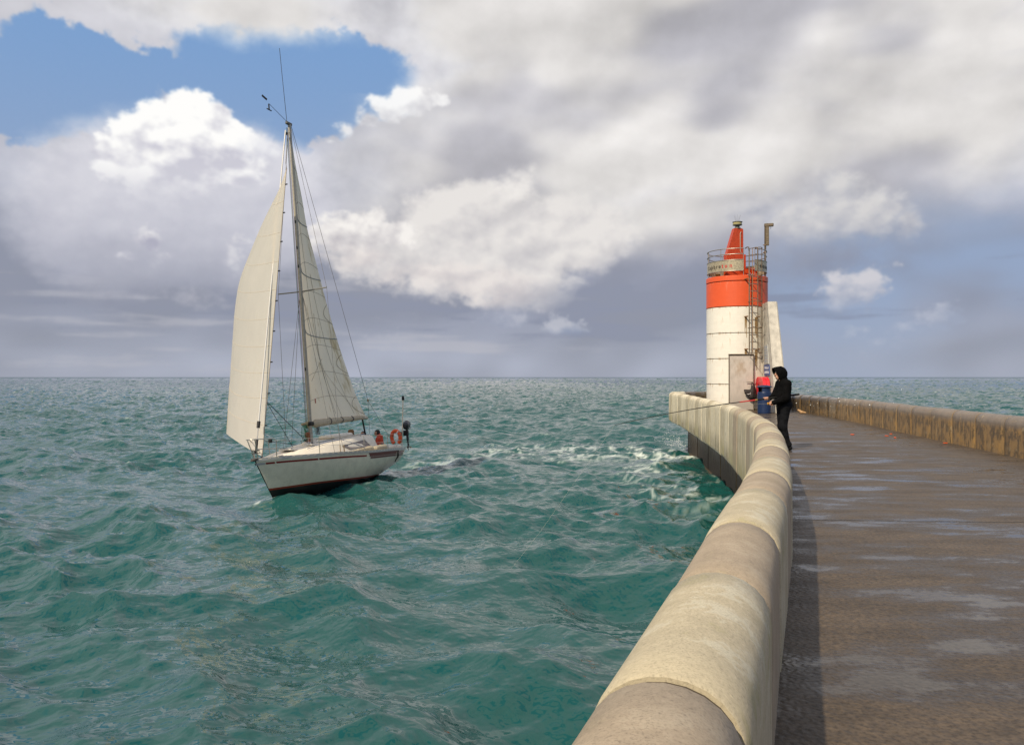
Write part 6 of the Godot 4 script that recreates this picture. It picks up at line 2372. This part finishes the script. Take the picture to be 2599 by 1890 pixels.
		line(y, "pushpit_rail", [Vector3(-3.28, 0.86, s * 0.98), Vector3(-3.48, 1.37, s * 0.92), Vector3(-3.60, 1.42, s * 0.90), Vector3(-4.22, 1.36, s * 0.76), Vector3(-4.26, 1.34, s * 0.72), Vector3(-4.04, 0.76, s * 0.82)], 0.017, steel, 6)
		line(y, "pushpit_bar", [Vector3(-3.37, 1.10, s * 0.95), Vector3(-4.15, 1.03, s * 0.79)], 0.015, steel, 6)
	line(y, "pushpit_cross_rail", [Vector3(-4.25, 1.35, -0.74), Vector3(-4.30, 1.35, -0.4)], 0.016, steel, 6)
	line(y, "stern_pole", [Vector3(-4.22, 0.86, -0.72), Vector3(-4.55, 2.66, -0.75)], 0.021, mat(lin(0.66, 0.56, 0.42), 0.5), 6)
	var sl := begin()
	lathe(sl, [Vector2(0, -0.05), Vector2(0.055, -0.05), Vector2(0.05, 0.10), Vector2(0.03, 0.13), Vector2(0, 0.13)], at(Vector3(-4.56, 2.68, -0.75)), 12)
	obj("stern_light", done(sl), M.black, y)
	# winches
	for s in [-1, 1]:
		var wn := begin()
		lathe(wn, [Vector2(0.075, 0), Vector2(0.05, 0.03), Vector2(0.045, 0.09), Vector2(0.065, 0.11), Vector2(0, 0.115)], at(Vector3(-2.55, 0.94, s * 0.74)), 14)
		obj("winch", done(wn), mat(lin(0.2, 0.2, 0.2), 0.3, 0.7), y)

	# gear that lies on, or hangs from, the boat
	var sack := weathered(lin(0.62, 0.53, 0.37), 0.75, 0.1, 0.4, 2.0)
	for q in [["short cream canvas bundle on the port side deck, forward one of two", -0.72, 0.30, 0.085], ["plump cream canvas bundle on the port side deck, beside the cockpit", -1.38, 0.62, 0.10]]:
		var o := thing("canvas_bundle", q[0], "bundle", BOAT * at(Vector3(q[1], table(SHEER, q[1]) + 0.03, -1.13)), "cream canvas bundles on the side deck")
		var ss := begin()
		sdf(ss, [[Vector3(0.05, 0.07, 0), Vector3(-q[2], 0.075, 0.0), q[3], q[3] * 1.1], [Vector3(-q[2] * 0.5, 0.09, 0.02), Vector3(-q[2], 0.06, -0.02), q[3], q[3]]], 0.025, 0.04)
		obj("canvas", done(ss), sack, o)
	var roll := thing("canvas_roll", "long thin cream canvas roll lashed along the port side deck of the yacht", "roll", BOAT * at(Vector3(-0.4, table(SHEER, -0.2) + 0.03, -1.16)))
	var ro := begin()
	sdf(ro, [[Vector3(0.95, 0.04, 0.08), Vector3(0.3, 0.05, 0.02), 0.03, 0.055], [Vector3(0.3, 0.05, 0.02), Vector3(-0.2, 0.06, 0), 0.055, 0.06]], 0.02, 0.03)
	obj("canvas", done(ro), sack, roll)
	line(roll, "lashing", [Vector3(0.95, 0.05, 0.08), Vector3(1.35, 0.07, 0.10)], 0.02, mat(lin(0.3, 0.08, 0.05), 0.8))

	var ring_at := BOAT * Transform3D(Basis(Vector3.UP, 0.15), Vector3(-4.08, 1.17, -0.55))
	var lb := thing("lifebuoy", "orange horseshoe lifebuoy hanging on the stern rail of the yacht", "lifebuoy", ring_at)
	var hs := begin()
	var hp := []
	var hr := []
	for k in 21:
		var a := lerpf(-2.55, 2.55, k / 20.0)
		hp.append(Vector3(sin(a) * 0.20, cos(a) * 0.27, 0.0).rotated(Vector3.UP, PI * 0.42))
		hr.append(0.075)
	tube(hs, hp, hr, 10)
	obj("float", done(hs), mat(lin(0.72, 0.10, 0.02), 0.5), lb)
	for k in [5, 15]:
		var bs := begin()
		var q: Vector3 = hp[k]
		var dirn: Vector3 = (hp[k + 1] - hp[k - 1]).normalized()
		tube(bs, [q - dirn * 0.02, q + dirn * 0.02], 0.079, 10)
		obj("strap", done(bs), mat(lin(0.3, 0.12, 0.08), 0.6), lb)

	var om := thing("outboard_motor", "dark grey outboard motor clamped to the stern rail, propeller raised", "outboard motor", BOAT * Transform3D(Basis(Vector3.UP, 0.2), Vector3(-4.62, 1.25, -0.78)))
	var co := begin()
	sdf(co, [[Vector3(0.12, 0.38, 0), Vector3(-0.12, 0.40, 0), 0.13, 0.14], [Vector3(0.12, 0.30, 0), Vector3(-0.22, 0.28, 0), 0.11, 0.10], [Vector3(0.02, 0.47, 0), Vector3(-0.08, 0.46, 0), 0.09, 0.10]], 0.022, 0.05)
	obj("cowling", done(co), mat(lin(0.022, 0.024, 0.028), 0.35), om)
	var cl2 := begin()
	box(cl2, Vector3(0.30, 0.045, 0.262), Transform3D(Basis(Vector3(0, 0, 1), 0.05), Vector3(-0.08, 0.235, 0)), 0.015)
	obj("cowl_band", done(cl2), mat(lin(0.38, 0.38, 0.40), 0.4), om)
	var leg := begin()
	box(leg, Vector3(0.13, 0.50, 0.09), at(Vector3(-0.02, -0.02, 0)), 0.03)
	box(leg, Vector3(0.09, 0.34, 0.05), at(Vector3(-0.03, -0.36, 0)), 0.02)
	box(leg, Vector3(0.26, 0.02, 0.14), at(Vector3(-0.06, -0.30, 0)), 0.008)
	tube(leg, [Vector3(0.10, -0.50, 0), Vector3(0.0, -0.50, 0), Vector3(-0.12, -0.50, 0)], [0.02, 0.045, 0.035], 10)
	box(leg, Vector3(0.06, 0.16, 0.012), at(Vector3(0.0, -0.58, 0)), 0.004)
	obj("leg", done(leg), mat(lin(0.02, 0.022, 0.025), 0.4), om)
	var brk := begin()
	box(brk, Vector3(0.16, 0.22, 0.2), at(Vector3(0.16, 0.06, 0)), 0.02)
	box(brk, Vector3(0.30, 0.05, 0.05), at(Vector3(0.30, 0.12, 0)), 0.01)
	obj("clamp_bracket", done(brk), M.black, om)
	for k in 3:
		var a := TAU * k / 3.0
		var blade := begin()
		face(blade, [Vector3(-0.13, -0.5, 0), Vector3(-0.11, -0.5 + cos(a) * 0.10 + sin(a) * 0.03, sin(a) * 0.10 - cos(a) * 0.03), Vector3(-0.15, -0.5 + cos(a) * 0.11 - sin(a) * 0.03, sin(a) * 0.11 + cos(a) * 0.03)], Vector3(0, -0.5, 0))
		face(blade, [Vector3(-0.137, -0.5, 0), Vector3(-0.117, -0.5 + cos(a) * 0.10 + sin(a) * 0.03, sin(a) * 0.10 - cos(a) * 0.03), Vector3(-0.157, -0.5 + cos(a) * 0.11 - sin(a) * 0.03, sin(a) * 0.11 + cos(a) * 0.03)], Vector3(-0.3, -0.5, 0))
		obj("propeller_blade", done(blade), mat(lin(0.25, 0.16, 0.07), 0.35, 0.5), om)

# ---------------------------------------------------------------- the crew, sitting in the cockpit
func sailor(label: String, where: Vector3, yaw: float, jacket: Color, hair: Color, long_hair: bool, legs: Color) -> void:
	# local axes: +x where they face, origin on the seat
	var p := thing("person", label, "person", BOAT * at(where, yaw), "people in the cockpit of the yacht")
	var skin := mat(lin(0.44, 0.24, 0.15), 0.55)
	var hd := Vector3(0.06, 0.72, 0)
	var st := begin()
	sdf(st, [[Vector3(0, 0.08, -0.08), Vector3(0, 0.08, 0.08), 0.10, 0.10], [Vector3(0, 0.1, 0), Vector3(-0.02, 0.44, 0), 0.11, 0.115], [Vector3(-0.02, 0.44, 0), Vector3(0.02, 0.60, 0), 0.10, 0.055], [Vector3(0.02, 0.58, 0), hd, 0.05, 0.055],
		[Vector3(-0.02, 0.50, -0.18), Vector3(0.06, 0.24, -0.24), 0.046, 0.036], [Vector3(-0.02, 0.50, 0.18), Vector3(0.06, 0.24, 0.24), 0.046, 0.036], [Vector3(0.06, 0.24, -0.24), Vector3(0.26, 0.16, -0.12), 0.036, 0.026], [Vector3(0.06, 0.24, 0.24), Vector3(0.26, 0.16, 0.12), 0.036, 0.026],
		[Vector3(0, 0.06, -0.09), Vector3(0.34, 0.07, -0.12), 0.075, 0.055], [Vector3(0, 0.06, 0.09), Vector3(0.34, 0.07, 0.12), 0.075, 0.055], [Vector3(0.34, 0.06, -0.12), Vector3(0.34, -0.16, -0.12), 0.05, 0.038], [Vector3(0.34, 0.06, 0.12), Vector3(0.34, -0.16, 0.12), 0.05, 0.038]], 0.022, 0.03)
	head(st, hd, Transform3D(), 1.0)
	fist(st, Vector3(0.26, 0.16, -0.12), Vector3(0.34, 0.13, -0.06), Vector3(0, 0.2, 1), 0.016)
	fist(st, Vector3(0.26, 0.16, 0.12), Vector3(0.34, 0.13, 0.06), Vector3(0, 0.2, 1), 0.016)
	obj("body", done(st), skin, p)
	var js := begin()
	sdf(js, [[Vector3(0, 0.06, 0), Vector3(-0.01, 0.3, 0), 0.15, 0.155], [Vector3(-0.01, 0.3, 0), Vector3(-0.02, 0.45, 0), 0.155, 0.145], [Vector3(-0.02, 0.50, -0.16), Vector3(-0.02, 0.50, 0.16), 0.09, 0.09], [Vector3(-0.02, 0.50, -0.19), Vector3(0.06, 0.25, -0.25), 0.078, 0.068], [Vector3(-0.02, 0.50, 0.19), Vector3(0.06, 0.25, 0.25), 0.078, 0.068],
		[Vector3(0.06, 0.24, -0.25), Vector3(0.24, 0.17, -0.13), 0.066, 0.05], [Vector3(0.06, 0.24, 0.25), Vector3(0.24, 0.17, 0.13), 0.066, 0.05], [Vector3(-0.03, 0.56, 0), Vector3(-0.01, 0.63, 0), 0.10, 0.085], [Vector3(-0.09, 0.58, -0.05), Vector3(-0.09, 0.58, 0.05), 0.06, 0.06]], 0.02, 0.04)
	obj("jacket", done(js), weathered(jacket, 0.65, 0.15, 0.3, 3.0), p)
	var ts := begin()
	sdf(ts, [[Vector3(0, 0.06, -0.09), Vector3(0.34, 0.07, -0.12), 0.10, 0.075], [Vector3(0, 0.06, 0.09), Vector3(0.34, 0.07, 0.12), 0.10, 0.075], [Vector3(0.34, 0.06, -0.12), Vector3(0.34, -0.15, -0.12), 0.07, 0.06], [Vector3(0.34, 0.06, 0.12), Vector3(0.34, -0.15, 0.12), 0.07, 0.06]], 0.022, 0.03)
	obj("trousers", done(ts), mat(legs, 0.8), p)
	var hs := begin()
	var bones := [[hd + Vector3(-0.035, 0.05, 0), hd + Vector3(0.0, 0.060, 0), 0.085, 0.075], [hd + Vector3(-0.05, 0.0, -0.035), hd + Vector3(-0.05, 0.0, 0.035), 0.062, 0.062]]
	if long_hair:
		bones += [[hd + Vector3(-0.04, 0.05, 0), hd + Vector3(0.02, 0.068, 0), 0.098, 0.080], [hd + Vector3(-0.05, 0.0, -0.06), hd + Vector3(-0.06, -0.10, -0.06), 0.06, 0.045], [hd + Vector3(-0.05, 0.0, 0.06), hd + Vector3(-0.06, -0.10, 0.06), 0.06, 0.045]]
	sdf(hs, bones, 0.01, 0.015)
	obj("hair", done(hs), weathered(hair, 0.8, 0.3, 0.3, 6.0), p)
	eyes(p, hd)

func build_crew() -> void:
	sailor("bareheaded person in orange red jacket sitting by the port side of the cockpit", Vector3(-2.93, 0.71, -0.42), -PI * 0.44, lin(0.72, 0.07, 0.02), lin(0.03, 0.02, 0.015), false, lin(0.03, 0.04, 0.07))
	sailor("person with grey hair in the cockpit behind the black boom strut", Vector3(-2.95, 0.70, 0.22), -0.25, lin(0.03, 0.035, 0.05), lin(0.13, 0.12, 0.12), false, lin(0.03, 0.03, 0.04))
	sailor("person with fair hair peering past the sliding hatch of the yacht", Vector3(-2.30, 0.80, 0.36), -0.75, lin(0.04, 0.04, 0.05), lin(0.34, 0.18, 0.07), true, lin(0.03, 0.03, 0.05))
